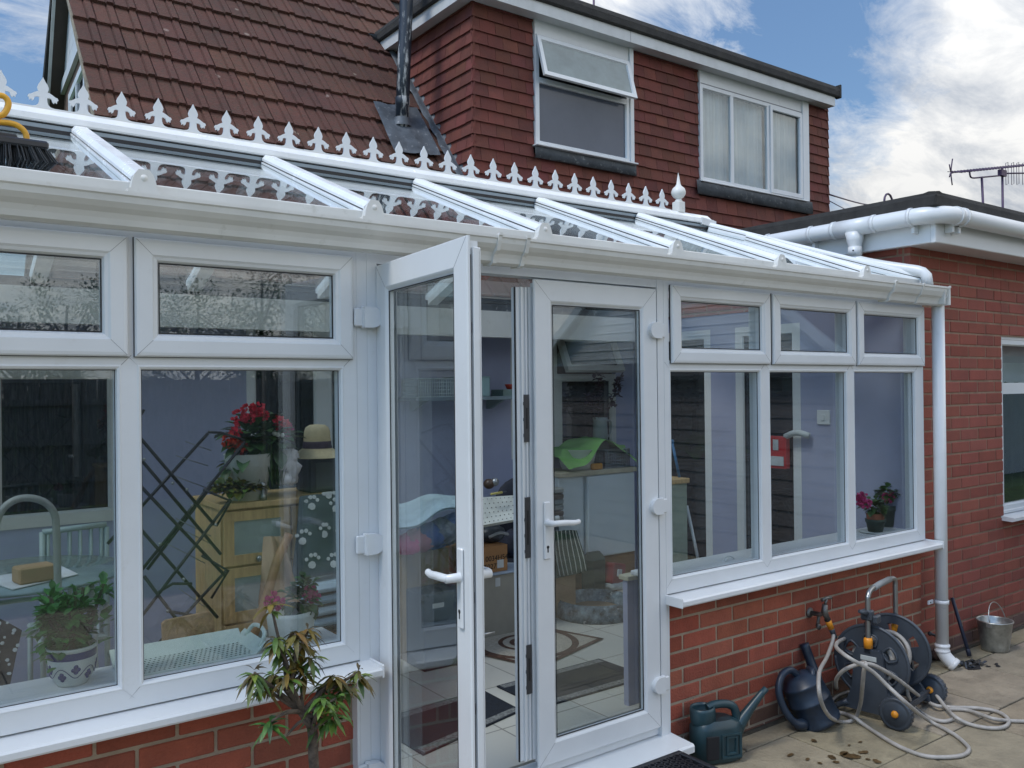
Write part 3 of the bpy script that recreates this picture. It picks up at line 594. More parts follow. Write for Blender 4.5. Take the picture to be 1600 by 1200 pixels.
# verges
b = MB(); b.use(mat('verge_mortar', (0.33, 0.29, 0.22), 0.95, var=0.2, nscale=20)); b.prism([(Y0R, RZ(Y0R)-0.035), (YRG, ZRG-0.035), (YRG, ZRG+0.006), (Y0R, RZ(Y0R)+0.006)], (1.052, 0, 0), (0, 1, 0), (0, 0, 1), (0.05, 0, 0))
b.use(SOFF); b.prism([(Y0R, RZ(Y0R)-0.06), (YRG, ZRG-0.06), (YRG, ZRG-0.036), (Y0R, RZ(Y0R)-0.036)], (1.066, 0, 0), (0, 1, 0), (0, 0, 1), (0.2, 0, 0)); b.build('verge', None, HOU)
def rear(y): return ZRG-1.209*(y-YRG)
b = MB(); gp(b.use(BARGE), [(YRG, ZRG-0.17), (YRG, ZRG-0.02), (YRG+3.0, rear(YRG+3)-0.02), (YRG+3.0, rear(YRG+3)-0.17)], -0.145, -0.12)
gp(b.use(TILE), [(YRG, ZRG-0.018), (YRG, ZRG+0.05), (YRG+3.05, rear(YRG+3.05)+0.05), (YRG+3.05, rear(YRG+3.05)-0.018)], -0.155, 0.12)
gp(b.use(SOFF), [(YRG, ZRG-0.165), (YRG, ZRG-0.145), (YRG+3.0, rear(YRG+3)-0.145), (YRG+3.0, rear(YRG+3)-0.165)], -0.12, 0.1); b.build('bargeboard', None, HOU)
b = MB(); b.use(GB); b.box(1.30, 2.36, GZ, 8.30, 2.46, 2.20); b.box(8.2, 2.46, GZ, 8.30, 8.0, 2.2); b.build('house_wall', None, HOU)
# dormer
DX0, DX1, DZ1 = 3.745, 8.42, 4.64; W1 = (4.335, 5.452, 3.49, 4.70); W2 = (6.325, 8.045, 3.435, 4.70)
b = MB(); b.use(DARK)
def dwall(x0, x1, z0, z1): b.box(x0, 3.03, z0, x1, 3.13, z1)
dwall(DX0+0.03, W1[0], 2.62, DZ1); dwall(W1[1], W2[0], 2.62, DZ1); dwall(W2[1], DX1-0.03, 2.62, DZ1); dwall(W1[0], W1[1], 2.62, 3.55); dwall(W2[0], W2[1], 2.62, 3.52)
b.box(DX0+0.03, 3.20, 3.33, DX1-0.03, 4.45, DZ1); b.build('dormer_wall', None, HOU)
def hang(b, L, z0, z1, M, holes=(), roof=None, ph=0.0):
    b.M = M; b.use(HTILE); r = 0; z = z0
    while z < z1:
        zt = min(z+0.145, z1+0.01); x = -0.075*(r % 2)+ph-0.15
        while x < L:
            xa, xb = max(x, 0), min(x+0.150, L)
            for h in holes:
                if z+0.06 > h[2] and z+0.03 < h[3]:
                    if xa < h[0] < xb: xb = h[0]
                    elif xa < h[1] < xb: xa = h[1]
                    elif xa >= h[0] and xb <= h[1]: xb = xa
            if xb-xa > 0.012 and not (roof and roof(x) > z+0.16):
                g = RN.uniform(0.80, 1.15); b.c = (g, g*RN.uniform(0.9, 1.12), g*RN.uniform(0.9, 1.12)); p = RN.uniform(0, 0.003); q = 0.0014
                dz = RN.uniform(-0.002, 0.002); zb = z+dz
                b.add([(xa+q, -0.026-p, zb), (xb-q, -0.026-p, zb), (xb-q, -0.006, zt), (xa+q, -0.006, zt), (xa+q, -0.010-p, zb-0.001), (xb-q, -0.010-p, zb-0.001), (xb-q, 0.01, zt), (xa+q, 0.01, zt)],
                      [(0, 1, 2, 3), (4, 5, 1, 0), (0, 3, 7, 4), (1, 5, 6, 2)])
            x += 0.150
        z += 0.1018; r += 1
    b.M = None; b.c = (1, 1, 1)
b = MB()
hang(b, DX1-DX0+0.03, 2.678, DZ1, Matrix.Translation((DX0-0.015, 3.02, 0)), [tuple(q-(DX0-0.015 if i < 2 else 0) for i, q in enumerate(w)) for w in (W1, W2)])
hang(b, 1.45, 2.678, DZ1, side(DX0+0.008, 4.445), roof=lambda u: RZ(4.445-u)-0.05)
b.M = None; hang(b, 1.45, 2.678, DZ1, Matrix.Translation((DX1-0.008, 2.995, 0)) @ Matrix.Rotation(rad(90), 4, 'Z'))
b.build('dormer_tiles', None, HOU)
b = MB(); b.use(BARGE); b.box(3.63, 2.875, 4.625, 8.375, 2.90, 4.722); b.box(3.63, 2.90, 4.625, 3.655, 4.46, 4.722); b.box(8.35, 2.90, 4.625, 8.375, 4.46, 4.722); b.box(3.655, 2.90, 4.630, 8.35, 3.03, 4.640); b.box(3.655, 3.03, 4.630, 3.76, 4.4, 4.6405)
b.use(SEAM); b.box(5.318, 2.8735, 4.627, 5.321, 2.876, 4.720); b.build('dormer_fascia', None, HOU)
b = MB(); b.use(FELT); b.box(3.60, 2.845, 4.7225, 8.43, 4.62, 4.80, 0.012); b.prism([(2.845, 4.79), (2.86, 4.835), (2.90, 4.845), (2.96, 4.80)], (3.60, 0, 0), (0, 1, 0), (0, 0, 1), (4.84, 0, 0)); b.prism([(3.60, 4.79), (3.615, 4.83), (3.66, 4.838), (3.72, 4.80)], (0, 2.90, 0), (1, 0, 0), (0, 0, 1), (0, 1.68, 0)); b.box(8.418, 2.835, 4.715, 8.442, 2.90, 4.86, 0.004)
b.build('dormer_roof', None, HOU)
def dwin(name, x0, x1, zf, parts, lead):
    b = MB(); b.use(UP); o = None; yf = 2.985
    b.box(x0+0.008, yf+0.006, 4.512, x1-0.10 if name == 'b' else x1-0.05, 3.03, 4.632); b.box(x1-(0.108 if name == 'b' else 0.046), yf-0.012, zf-0.0, x1, 3.02, 4.632, 0.003); b.box(x0, yf-0.004, zf, x0+0.008, 3.02, 4.632)
    b.use(SEAM); b.box(x0+0.009, yf+0.001, 4.502, x1-0.11 if name == 'b' else x1-0.05, 3.02, 4.511)
    return b
# left dormer window
x0, x1 = 4.338, 5.450
b = dwin('a', x0, x1, 3.59, None, None); b.use(UP); xr = x1-0.048; yf = 2.985
b.ring(x0+0.009, xr, 3.597, 4.50, [(0, 3.03), (0, yf), (0.034, yf), (0.042, yf+0.012), (0.042, yf+0.03)]); b.box(x0+0.045, yf+0.0005, 4.115, xr-0.036, 3.02, 4.160)
b.box(x0-0.02, yf-0.05, 3.582, x1+0.01, 3.02, 3.596, 0.003)
w = b.build('dormer_window', None, HOU); b = MB(); b.use(mat('sky_grey_pane', (0.085, 0.10, 0.13), 0.12, var=0.1, nscale=1.5)); b.box(x0+0.04, yf+0.02, 3.63, xr-0.035, yf+0.03, 4.12); b.build('pane', None, w)  # blue-grey of the reflected sky is put into the pane colour
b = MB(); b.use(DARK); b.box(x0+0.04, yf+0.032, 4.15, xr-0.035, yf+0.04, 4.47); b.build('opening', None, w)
b = MB(); b.use(UP); b.M = Matrix.Translation((0, yf-0.004, 4.498)) @ Matrix.Rotation(rad(-16), 4, 'X')
b.ring(x0+0.012, xr-0.012, -0.372, 0.0, [(0, 0.012), (0, -0.012), (0.036, -0.012), (0.044, 0.0), (0.044, 0.012)]); sh = b.build('fanlight', None, w)
MIST = mat('misty_pane', (0.20, 0.25, 0.25), 0.12, var=0.1)
b.v = []; b2 = MB(); b2.M = b.M; b2.use(MIST); b2.box(x0+0.05, 0.0, -0.335, xr-0.042, 0.008, -0.037); b2.build('pane', None, sh)
b = MB(); b.use(STEEL); b.tube([(xr-0.10, yf, 4.16), (xr-0.10, yf-0.10, 4.17)], 0.006, 6); b.build('window_stay', None, w)
def apron(xa, xb, za, zb):
    b = MB(); b.use(LEAD); n = 14; vs = []
    for i in range(n+1):
        x = xa+(xb-xa)*i/n; vs += [(x, 2.972+RN.uniform(-.004, .004), zb), (x, 2.962+RN.uniform(-.006, .006), za+RN.uniform(-.006, .006)), (x, 2.990, za)]
    b.add(vs, [(3*i+j, 3*i+j+1, 3*i+j+4, 3*i+j+3) for i in range(n) for j in (0, 1)], True); return b.build('lead_apron', None, HOU)
apron(4.315, 5.462, 3.49, 3.585); apron(6.262, 8.085, 3.435, 3.565)
# right dormer window with net curtains
x0, x1 = 6.330, 8.043; xr = x1-0.11
b = dwin('b', x0, x1, 3.565, None, None); b.use(UP); yf = 2.985
b.ring(x0+0.009, xr, 3.568, 4.50, [(0, 3.03), (0, yf), (0.034, yf), (0.042, yf+0.012), (0.042, yf+0.03)])
for m0, m1 in ((6.777, 6.822), (7.345, 7.385)): b.box(m0, yf+0.0005, 3.603, m1, 3.02, 4.465)
b.ring(7.388, xr-0.006, 3.585, 4.482, [(0, yf), (0, yf-0.012), (0.038, yf-0.012), (0.045, yf)]); b.box(x0-0.01, yf-0.03, 3.556, xr+0.06, 3.02, 3.567, 0.003)
w = b.build('dormer_window', None, HOU)
for a, c in ((6.376, 6.778), (6.821, 7.346), (7.43, xr-0.048)):
    b = MB(); b.use(GLS); b.box(a, yf+0.014, 3.60, c, yf+0.02, 4.465); b.build('pane', None, w)
NET = mat('net_curtain', (0.62, 0.65, 0.67), 0.9, var=0.08, nscale=3)
for a, c in ((6.35, 6.80), (6.80, 7.36), (7.40, 7.93)):
    b = MB(); b.use(NET); n = 60; vs = []; ph = RN.random()*9
    for i in range(n+1):
        x = a+(c-a)*i/n; q = 0.010*math.sin(i*0.9+ph)+0.008*math.sin(i*0.37+ph*2)+0.004*math.sin(i*2.1)
        for z in (3.58, 4.0, 4.48): vs.append((x+0.02*math.sin(ph+i*0.2)*(4.48-z), 3.062+q*(1.25-0.5*(z-3.58)), z))
    b.add(vs, [(3*i+j, 3*i+3+j, 3*i+4+j, 3*i+1+j) for i in range(n) for j in (0, 1)], True); b.build('net_curtain', None, HOU)
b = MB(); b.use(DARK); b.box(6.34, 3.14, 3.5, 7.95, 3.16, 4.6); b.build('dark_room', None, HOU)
# lead valley at the dormer foot, flue, flashing
b = MB(); b.use(LEAD); n = 22; vs = []
for i in range(n+1):
    y = 2.95+1.42*i/n; z = RZ(y); o = NRV*0.045
    for dx, hh in ((-0.075+RN.uniform(-.012, .012), 0.03), (-0.035, 0.05+RN.uniform(-.006, .006)), (0.0, 0.035), (0.004, 0.07)): vs.append(Vector((DX0-0.012+dx, y, z))+NRV*hh)
b.add(vs, [(4*i+j, 4*i+j+1, 4*i+j+5, 4*i+j+4) for i in range(n) for j in range(3)], True); b.build('lead_flashing', None, HOU)
def rp(x, y, h): return Vector((x, y, RZ(y)))+NRV*h
def roofpt(u, v, h):
    d = ray(u, v); q = (RZ(CAM.y)-CAM.z)/(d.z-1.209*d.y); p = CAM+d*q; return p+NRV*h
b = MB(); b.use(LEAD); q = [roofpt(579, 168, 0), roofpt(647, 178, 0), roofpt(684, 252, 0), roofpt(612, 246, 0)]; n = 9; vs = []
for i in range(n+1):
    for j in range(n+1):
        a, c = i/n, j/n; p = (q[0]*(1-a)+q[1]*a)*(1-c)+(q[3]*(1-a)+q[2]*a)*c; vs.append(p+NRV*(0.060+0.006*math.sin(6.28*a*2.2)+RN.uniform(-.003, .003)))
b.add(vs, [(i*(n+1)+j, (i+1)*(n+1)+j, (i+1)*(n+1)+j+1, i*(n+1)+j+1) for i in range(n) for j in range(n)], True)
fc = roofpt(624, 200, 0.05); b.lathe([(0.075, -0.03), (0.062, 0.02), (0.057, 0.04)], fc, 16); b.build('lead_slate', None, HOU)
FLU = mat('flue_paint', (0.020, 0.030, 0.044), 0.42, var=0.2, nscale=4, stretch=(9, 9, 1.6), n2=(2.2, (0.42, 0.43, 0.42), 0.545, 0.60))
b = MB(); b.use(FLU); b.tube([fc+Vector((0, 0, -0.06)), fc+Vector((0.03, 0, 0.55)), fc+Vector((0.065, 0, 1.2)), fc+Vector((0.14, 0, 2.6))], 0.054, 20); b.lathe([(0.0545, 0.14), (0.058, 0.145), (0.058, 0.20), (0.0545, 0.205)], fc+Vector((0.01, 0, 0)), 20); b.build('flue_pipe', None, HOU)
b = MB(); b.use(LEAD); p = roofpt(607, 80, 0.05)
b.quad(roofpt(572, 60, 0.05), roofpt(600, 66, 0.07), Vector((3.62, 4.36, 4.72)), roofpt(612, 84, 0.06), roofpt(596, 72, 0.05)); b.build('lead_patch', None, HOU)
# ================================================================== brick extension
EXT = thing('brick_extension', 'flat roofed red brick extension with white fascia beside the conservatory', 'building', (7.0, 1.2, GZ))
HW = (5.885, 7.60, 0.745, 1.905)
def wallpiece(x0, x1, z0, z1, off=0):
    b = MB(); bricks(b, x1-x0, z0, z1, Matrix.Translation((x0, 0.06, 0)), BRK2, off=off); return b
n_ = round((HW[0]-4.79)/BL*2)*BL/2
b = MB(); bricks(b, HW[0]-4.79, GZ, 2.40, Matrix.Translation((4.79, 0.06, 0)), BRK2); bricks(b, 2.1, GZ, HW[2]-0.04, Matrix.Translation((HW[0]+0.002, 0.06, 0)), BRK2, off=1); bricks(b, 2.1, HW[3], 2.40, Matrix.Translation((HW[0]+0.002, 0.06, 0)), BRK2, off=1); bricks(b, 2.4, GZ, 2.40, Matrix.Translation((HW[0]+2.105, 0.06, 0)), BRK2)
bricks(b, 2.25, 2.0, 2.40, side(4.79, 2.36), BRK2); b.build('brick_wall', None, EXT)
b = MB(); b.use(UP); FZ0, FZ1 = 2.386, 2.52
b.box(4.718, -0.122, FZ0, 10.3, -0.10, FZ1, 0.004); b.box(4.718, -0.0995, FZ0, 4.738, 2.40, FZ1, 0.004); b.box(4.738, -0.10, FZ0+0.004, 10.3, 0.075, FZ0+0.012); b.box(4.7385, 0.075, FZ0+0.004, 4.81, 2.3, FZ0+0.012)
b.box(4.713, -0.127, FZ0-0.003, 4.745, -0.098, FZ1, 0.004); b.use(SEAM); b.box(4.7165, 0.62, FZ0+0.002, 4.719, 0.624, FZ1); b.build('fascia', None, EXT)
b = MB(); b.use(FELT); b.box(4.655, -0.165, 2.572, 10.4, 2.70, 2.640, 0.01); b.prism([(4.655, 2.63), (4.665, 2.655), (4.70, 2.66), (4.80, 2.635)], (0, -0.16, 0), (1, 0, 0), (0, 0, 1), (0, 2.8, 0)); b.prism([(-0.165, 2.63), (-0.155, 2.655), (-0.12, 2.66), (0.0, 2.635)], (4.66, 0, 0), (0, 1, 0), (0, 0, 1), (5.7, 0, 0)); b.build('flat_roof', None, EXT)
b = MB(); b.use(UP); gzc = 2.532; gr = 0.048
pts = [(4.662, 2.4, gzc), (4.662, 1.2, gzc), (4.662, -0.02, gzc)]+[(4.802-0.14*math.cos(rad(a)), -0.04-0.14*math.sin(rad(a)), gzc) for a in range(0, 91, 15)]+[(4.9, -0.18, gzc), (10.3, -0.18, gzc)]
b.tube(pts, gr, 20); gu = b.build('gutter', None, EXT)
def gj(f): b = MB(); b.use(UP); f(b); b.build('gutter_joint', None, gu)
gj(lambda b: [b.tube([(4.662, y-0.012, gzc), (4.662, y+0.012, gzc)], gr+0.006, 20) for y in (0.46, 0.20)]+[b.tube([(4.662, 0.20, gzc), (4.662, 0.46, gzc)], gr+0.003, 20)])
gj(lambda b: b.tube([(4.662, 0.928, gzc), (4.662, 0.952, gzc)], gr+0.006, 20))
for y in (0.62, -0.02): gj(lambda b: (b.tube([(4.662, y-0.01, gzc), (4.662, y+0.01, gzc)], gr+0.006, 20), b.box(4.67, y-0.01, gzc-0.09, 4.7175, y+0.01, gzc-0.01, 0.003)))
for x in (4.83, 4.90, 6.4): gj(lambda b: (b.tube([(x-0.01, -0.18, gzc), (x+0.01, -0.18, gzc)], gr+0.006, 20), b.box(x-0.01, -0.17, gzc-0.09, x+0.01, -0.1225, gzc-0.01, 0.003)))
b = MB(); b.use(UP); ty = 0.33
b.tube([(4.662, ty, 2.50), (4.662, ty, 2.45), (4.662, ty, 2.42), (4.662, ty, 2.36)], [0.056, 0.046, 0.036, 0.036], 16); b.tube([(4.662, ty, 2.415), (4.662, ty, 2.365)], 0.040, 16)
pe = pY(1437, 432, -0.06)
b.tube(spl([(4.662, ty, 2.375), (4.662, ty-0.005, 2.345), (4.666, ty-0.04, 2.325), (4.68, 0.16, 2.285), (4.712, -0.02, 2.238)], 5)+[Vector((4.718, -0.050, 2.225)), Vector((4.722, -0.068, 2.205)), Vector((4.722, -0.075, 2.15))], 0.030, 16)
b.use(GASK); b.ball((4.624, ty-0.012, 2.39), 0.005); b.build('downpipe', None, EXT)
b = MB(); b.use(UP); yw = 0.075
b.ring(HW[0], HW[1], HW[2], HW[3], [(0, 0.14), (0, yw), (0.018, yw), (0.022, yw+0.004), (0.05, yw+0.004), (0.058, yw+0.016), (0.058, 0.12)])
b.box(HW[0]+0.05, yw+0.004, 1.527, HW[1]-0.05, 0.13, 1.600); b.box(6.72, yw+0.004, HW[2]+0.05, 6.78, 0.13, 1.527); b.box(6.72, yw+0.004, 1.60, 6.78, 0.13, HW[3]-0.05)
w = b.build('window', None, EXT); b = MB(); b.use(GLS); b.box(HW[0]+0.05, 0.10, HW[2]+0.05, HW[1]-0.05, 0.11, HW[3]-0.05); b.build('pane', None, w)
b = MB(); b.use(UP); b.prism([(0.13, 0.745), (0.13, 0.712), (-0.005, 0.705), (-0.02, 0.711), (-0.02, 0.730)], (HW[0]-0.03, 0, 0), (0, 1, 0), (0, 0, 1), (1.9, 0, 0)); b.build('sill', None, w)
b = MB(); b.use(DARK); b.box(HW[0]-0.2, 0.80, 0.4, 7.9, 0.84, 2.2); b.box(HW[0]+0.05, 0.14, 1.50, HW[1]-0.05, 0.30, 1.525)
b.use(NET); n = 60; vs = []
for i in range(n+1):
    x = HW[0]+0.02+(1.65)*i/n
    for z in (0.80, 1.9): vs.append((x, 0.50+0.012*math.sin(i*1.1), z))
b.use(mat('dim_room_sheet', (0.03, 0.04, 0.046), 0.9)); b.add(vs, [(2*i, 2*i+2, 2*i+3, 2*i+1) for i in range(n)], True)  # sheet coloured dark to stand for the dim room behind the glass
b.use(NET); b.box(HW[0]+0.05, 0.20, 1.60, HW[1]-0.05, 0.204, 1.87); b.build('window_interior', None, w)
for x in (6.17, 6.32, 6.50):
    b = MB(); b.use(BLKPL); b.lathe([(0.0, 0.0), (0.028, 0.0), (0.036, 0.055), (0.040, 0.056), (0.040, 0.068), (0.030, 0.068)], (x, 0.165, 1.526), 14); b.use(LEAFG)
    for i in range(8): b.leaf((x, 0.165, 1.585), (RN.uniform(-1, 1), RN.uniform(-1, 1), 1.2), 0.035, 0.014)
    tag(b.build('seedling_pot', None, None, loc=(x, 0.165, 1.526)), 'small black seedling pot on the shelf inside the extension window', 'plant pot', 'seedling pots in the extension window')
# ================================================================== behind the camera and far off
FEN = mat('fence_wood', (0.26, 0.23, 0.20), 0.9, var=0.3, nscale=5, stretch=(8, 8, 0.8), tint=False)
BF = thing('garden_fence', 'dark timber board fence across the far end of the garden', 'fence', (0.5, -11.2, -0.07))
b = MB(); b.use(FEN); x = -9.0
while x < 8: b.box(x, -11.2, -0.05, x+0.142, -11.18+RN.uniform(-.004, .004), 1.80+RN.uniform(-0.02, 0.02)); x += 0.15
b.build('boards', None, BF)
for z in (0.3, 0.85, 1.42): b = MB(); b.use(FEN); b.box(-9, -11.1795, z, 8, -11.12, z+0.09); b.build('rail', None, BF)
for i in range(7): b = MB(); b.use(FEN); b.box(-9+2.8*i, -11.119, -0.07, -8.9+2.8*i, -11.02, 1.92); b.build('post', None, BF)
SH = thing('garden_shed', 'dark weatherboarded shed standing at the right side of the garden', 'shed', (7.2, -3.9, -0.07))
b = MB(); b.use(mat('shed_boards', (0.17, 0.145, 0.135), 0.85, var=0.25, nscale=6, stretch=(2, 2, 14))); z = 0.0
while z < 1.60:
    b.prism([(0, z), (-0.022, z), (-0.006, z+0.14), (0, z+0.14)], (6.25, -6.2, 0), (1, 0, 0), (0, 0, 1), (0, 4.9, 0)); z += 0.132
b.box(6.25, -6.2, -0.06, 8.2, -1.3, 1.68); b.build('wall', None, SH)
b = MB(); b.use(FELT); b.prism([(6.1, 1.66), (7.22, 1.84), (8.35, 1.66), (8.35, 1.70), (7.22, 1.88), (6.1, 1.70)], (0, -6.35, 0), (1, 0, 0), (0, 0, 1), (0, 5.2, 0)); b.build('roof', None, SH)
A, B_ = pX(1240, 484, 11.0), pX(1303, 535, 11.0); ya, za, yb, zb = -A.y, A.z, -B_.y, B_.z; sg = (za-zb)/(yb-ya); yap = ya-2.5; zap = za+2.5*sg
BU = thing('neighbour_bungalow', 'white boarded neighbouring bungalow with dark gabled roof behind the shed', 'house', (14, yap, -0.07))
b = MB(); b.use(mat('bungalow_white', (0.72, 0.72, 0.70), 0.6, var=0.05)); hw = yb-yap
b.prism([(yap-hw, -0.07), (yb, -0.07), (yb, zb), (yap, zap), (yap-hw, zb)], (11.0, 0, 0), (0, 1, 0), (0, 0, 1), (7, 0, 0)); z = 0.2
while z < zap-0.3:
    h = hw-0.02 if z < zb else max(0.1, (zap-z)/sg-0.1); b.box(10.985, yap-h, z, 11.002, yap+h, z+0.012); z += 0.16
b.build('wall', None, BU)
b = MB(); b.use(TILE)
for s_ in (-1, 1): b.prism([(0, zap+0.02), (s_*(hw+0.35), zap+0.02-(hw+0.35)*sg), (s_*(hw+0.35), zap+0.14-(hw+0.35)*sg), (0, zap+0.14)], (10.75, yap, 0), (0, 1, 0), (0, 0, 1), (7.5, 0, 0))
b.build('roof', None, BU)
b = MB(); b.use(BARGE)
for s_ in (-1, 1): b.prism([(0, zap-0.06), (s_*(hw+0.35), zap-0.06-(hw+0.35)*sg), (s_*(hw+0.35), zap+0.13-(hw+0.35)*sg), (0, zap+0.13)], (10.70, yap, 0), (0, 1, 0), (0, 0, 1), (0.045, 0, 0))
b.build('bargeboard', None, BU)
BARK = mat('bark', (0.07, 0.055, 0.04), 0.95, var=0.3, nscale=20, stretch=(3, 3, 0.6))
def tree(x, y, h, w, label, nleaf=6000):
    t = thing('tree', label, 'tree', (x, y, -0.07), group=None); b = MB(); b.use(BARK); b.tube(spl([(x, y, -0.07), (x+0.05, y, h*0.3), (x-0.04, y+0.05, h*0.6), (x, y, h*0.92)], 4), [0.10-0.007*i for i in range(13)], 8)
    cl = []
    for i in range(16):
        a = RN.uniform(0, 6.28); zz_ = h*RN.uniform(0.28, 0.9); rr_ = w*RN.uniform(0.2, 0.55)*(1.15-abs(zz_/h-0.5)); e = Vector((x+rr_*math.cos(a), y+rr_*math.sin(a), zz_+0.2*h*0.3)); b.tube([(x, y, zz_*0.8), e], [0.03, 0.008], 5); cl.append(e)
    b.build('trunk', None, t); b = MB(); b.use(LEAFG)
    for i in range(nleaf):
        c = RN.choice(cl); k = RN.uniform(0.55, 1.2); b.c = (k, k*RN.uniform(0.9, 1.1), k*0.9); d = Vector((RN.gauss(0, 1), RN.gauss(0, 1), RN.gauss(0, 1))).normalized(); p = c+d*(w*0.22*RN.random()**0.5)
        b.leaf(p, d+Vector((0, 0, 0.2)), 0.062, 0.036)
    b.build('crown', None, t)
for u, v, w_, lb in ((30, 478, 1.3, 'slim leafy tree behind the far fence, mirrored in the leftmost top window'), (105, 462, 1.6, 'pointed leafy tree behind the far fence with a bushy lower crown'), (310, 470, 1.8, 'low rounded tree behind the far fence'), (410, 418, 2.6, 'broad tallest tree behind the far fence, mirrored in the wide top window'), (520, 440, 2.4, 'spreading tree behind the far fence towards the shed')):
    p = pY(u, v, 13.2); tree(p.x, -p.y, p.z+0.1, w_*1.25, lb)
# television aerial on the flat roof
AY = 1.5
def q3(u, v): return pY(u, v, AY)
AER = mat('aerial_metal', (0.10, 0.07, 0.12), 0.5, 0.6)
p1, p2 = q3(1540, 328), q3(1567, 334)
t = thing('tv_aerial', 'thin metal television aerial on two poles above the extension roof', 'aerial', (p2.x, AY, 2.64))
for (u0, v0), (u1, v1) in (((1540, 330), (1534, 276)), ((1567, 336), (1566, 262))):
    a, c = q3(u0, v0), q3(u1, v1); a = Vector((a.x, AY, 2.64)); b = MB(); b.use(AER); b.tube([a, c], 0.012, 8); b.build('pole', None, t)
b = MB(); b.use(AER); bl, br = q3(1492, 269), q3(1640, 254); b.tube([bl, br], 0.009, 6)
for i in range(34): p = bl.lerp(br, i/33); b.tube([p-Vector((0.0, 0.07, 0.02)), p+Vector((0, 0.07, 0.02))], 0.003, 4)
b.tube(spl([q3(1515, 267), q3(1516, 275), q3(1520, 278), q3(1534, 277), q3(1566, 274)], 4), 0.008, 6); b.build('boom', None, t)
b = MB(); b.use(AER); e = q3(1486, 269)
for dx, dz in ((0.03, 0.13), (-0.03, 0.07), (-0.03, -0.05), (0.02, -0.12)): b.tube(spl([bl, e, e+Vector((dx, 0, dz))], 3), 0.006, 5)
b.build('reflector', None, t)
b = MB(); b.use(AER); b.tube([q3(1566, 271), q3(1640, 270)], 0.008, 6)
for u in (1573, 1582, 1590, 1599):
    c = q3(u, 271); b.tube([c+Vector((-0.02, 0, 0.10)), c+Vector((0.03, 0, 0.12)), c+Vector((0.03, 0, -0.10)), c+Vector((-0.02, 0, -0.12)), c+Vector((-0.02, 0, 0.10))], 0.003, 4)
b.box(*(q3(1562, 274)-Vector((0, 0.02, 0))), *(q3(1570, 267)+Vector((0, 0.02, 0)))); b.build('lower_element', None, t)
p = pY(925, -30, 4.5); p0 = pY(928, 24, 4.5); b = MB(); b.use(AER); b.tube([(p0.x, 4.5, 4.70), (p0.x, 4.5, 6.3)], 0.012, 8); b.box(p0.x-0.03, 4.47, 4.80, p0.x+0.03, 4.53, 4.83)
tag(b.build('aerial_mast', None, None, loc=(p0.x, 4.5, 4.80)), 'thin dark mast rising behind the dormer roof', 'mast')
NB = thing('neighbour_roof', 'brown ridge tip of a neighbouring house beyond the extension roof', 'house', (15.1, 6.4, -0.07))
b = MB(); b.use(TILE); c = pY(1402, 311, 6.4); zt = c.z
b.add([(c.x-4, 5.0, zt-4.0), (c.x+4, 5.0, zt-4.0), (c.x+4, 12, zt-4.0), (c.x-4, 12, zt-4.0), (c.x, 6.5, zt-0.22)], [(0, 1, 4), (1, 2, 4), (2, 3, 4), (3, 0, 4)]); b.lathe([(0.26, -0.25), (0.25, -0.1), (0.20, 0.06), (0.10, 0.15), (0.0, 0.17)], (c.x, 6.5, zt-0.17), 20); b.build('roof', None, NB)
b = MB(); b.use(AER); cc = pY(1388, 316, 6.35); b.tube([cc+Vector((0.14*math.cos(a), 0, 0.16*math.sin(a))) for a in [rad(i*30) for i in range(13)]], 0.02, 6); b.build('hook', None, NB)
b = MB(); b.use(GB); b.box(c.x-3.6, 5.3, -0.07, c.x+3.6, 11.7, zt-3.98); b.build('wall', None, NB)
for (u0, v0), (u1, v1), lb in (((1296, 304), (1388, 319), 'upper dark cable running from the dormer to the neighbouring roof'), ((1296, 314), (1358, 334), 'lower thin cable sagging from the dormer past the roof')):
    a, c = pY(u0, v0, 3.2), pY(u1, v1, 6.4); md = a.lerp(c, 0.5)-Vector((0, 0, 0.06)); b = MB(); b.use(AER); b.tube(spl([a, md, c], 6), 0.010 if v0 < 310 else 0.006, 6)
    tag(b.build('overhead_cable', None, None, loc=a), lb, 'cable', 'overhead cables')
# ================================================================== things on the patio
def M3(ax, a): return Matrix.Rotation(a, 3, ax)
def superell(rx, ry, n=28, p=3.2):
    o = []
    for i in range(n):
        q = 2*math.pi*i/n; c, s = math.cos(q), math.sin(q); o.append((rx*abs(c)**(2/p)*(1 if c >= 0 else -1), ry*abs(s)**(2/p)*(1 if s >= 0 else -1)))
    return o
def loft(b, secs, cap=True):
    """secs: list of (ring of (x,y), z, dx, dy)"""
    n = len(secs[0][0]); vs = [(x+dx, y+dy, z) for R_, z, dx, dy in secs for x, y in R_]
    b.add(vs, [(i*n+j, i*n+(j+1) % n, (i+1)*n+(j+1) % n, (i+1)*n+j) for i in range(len(secs)-1) for j in range(n)], True)
    if cap: b.add(vs[:n], [list(range(n-1, -1, -1))]); b.add(vs[-n:], [list(range(n))])
# --- green watering can (front)
WC = thing('watering_can', 'dark green plastic watering can standing upright beside the rubber doormat', 'watering can', (2.925, -0.065, GZ), (0, 0, rad(-20))); WC.scale = (1.12, 1.08, 1.08)
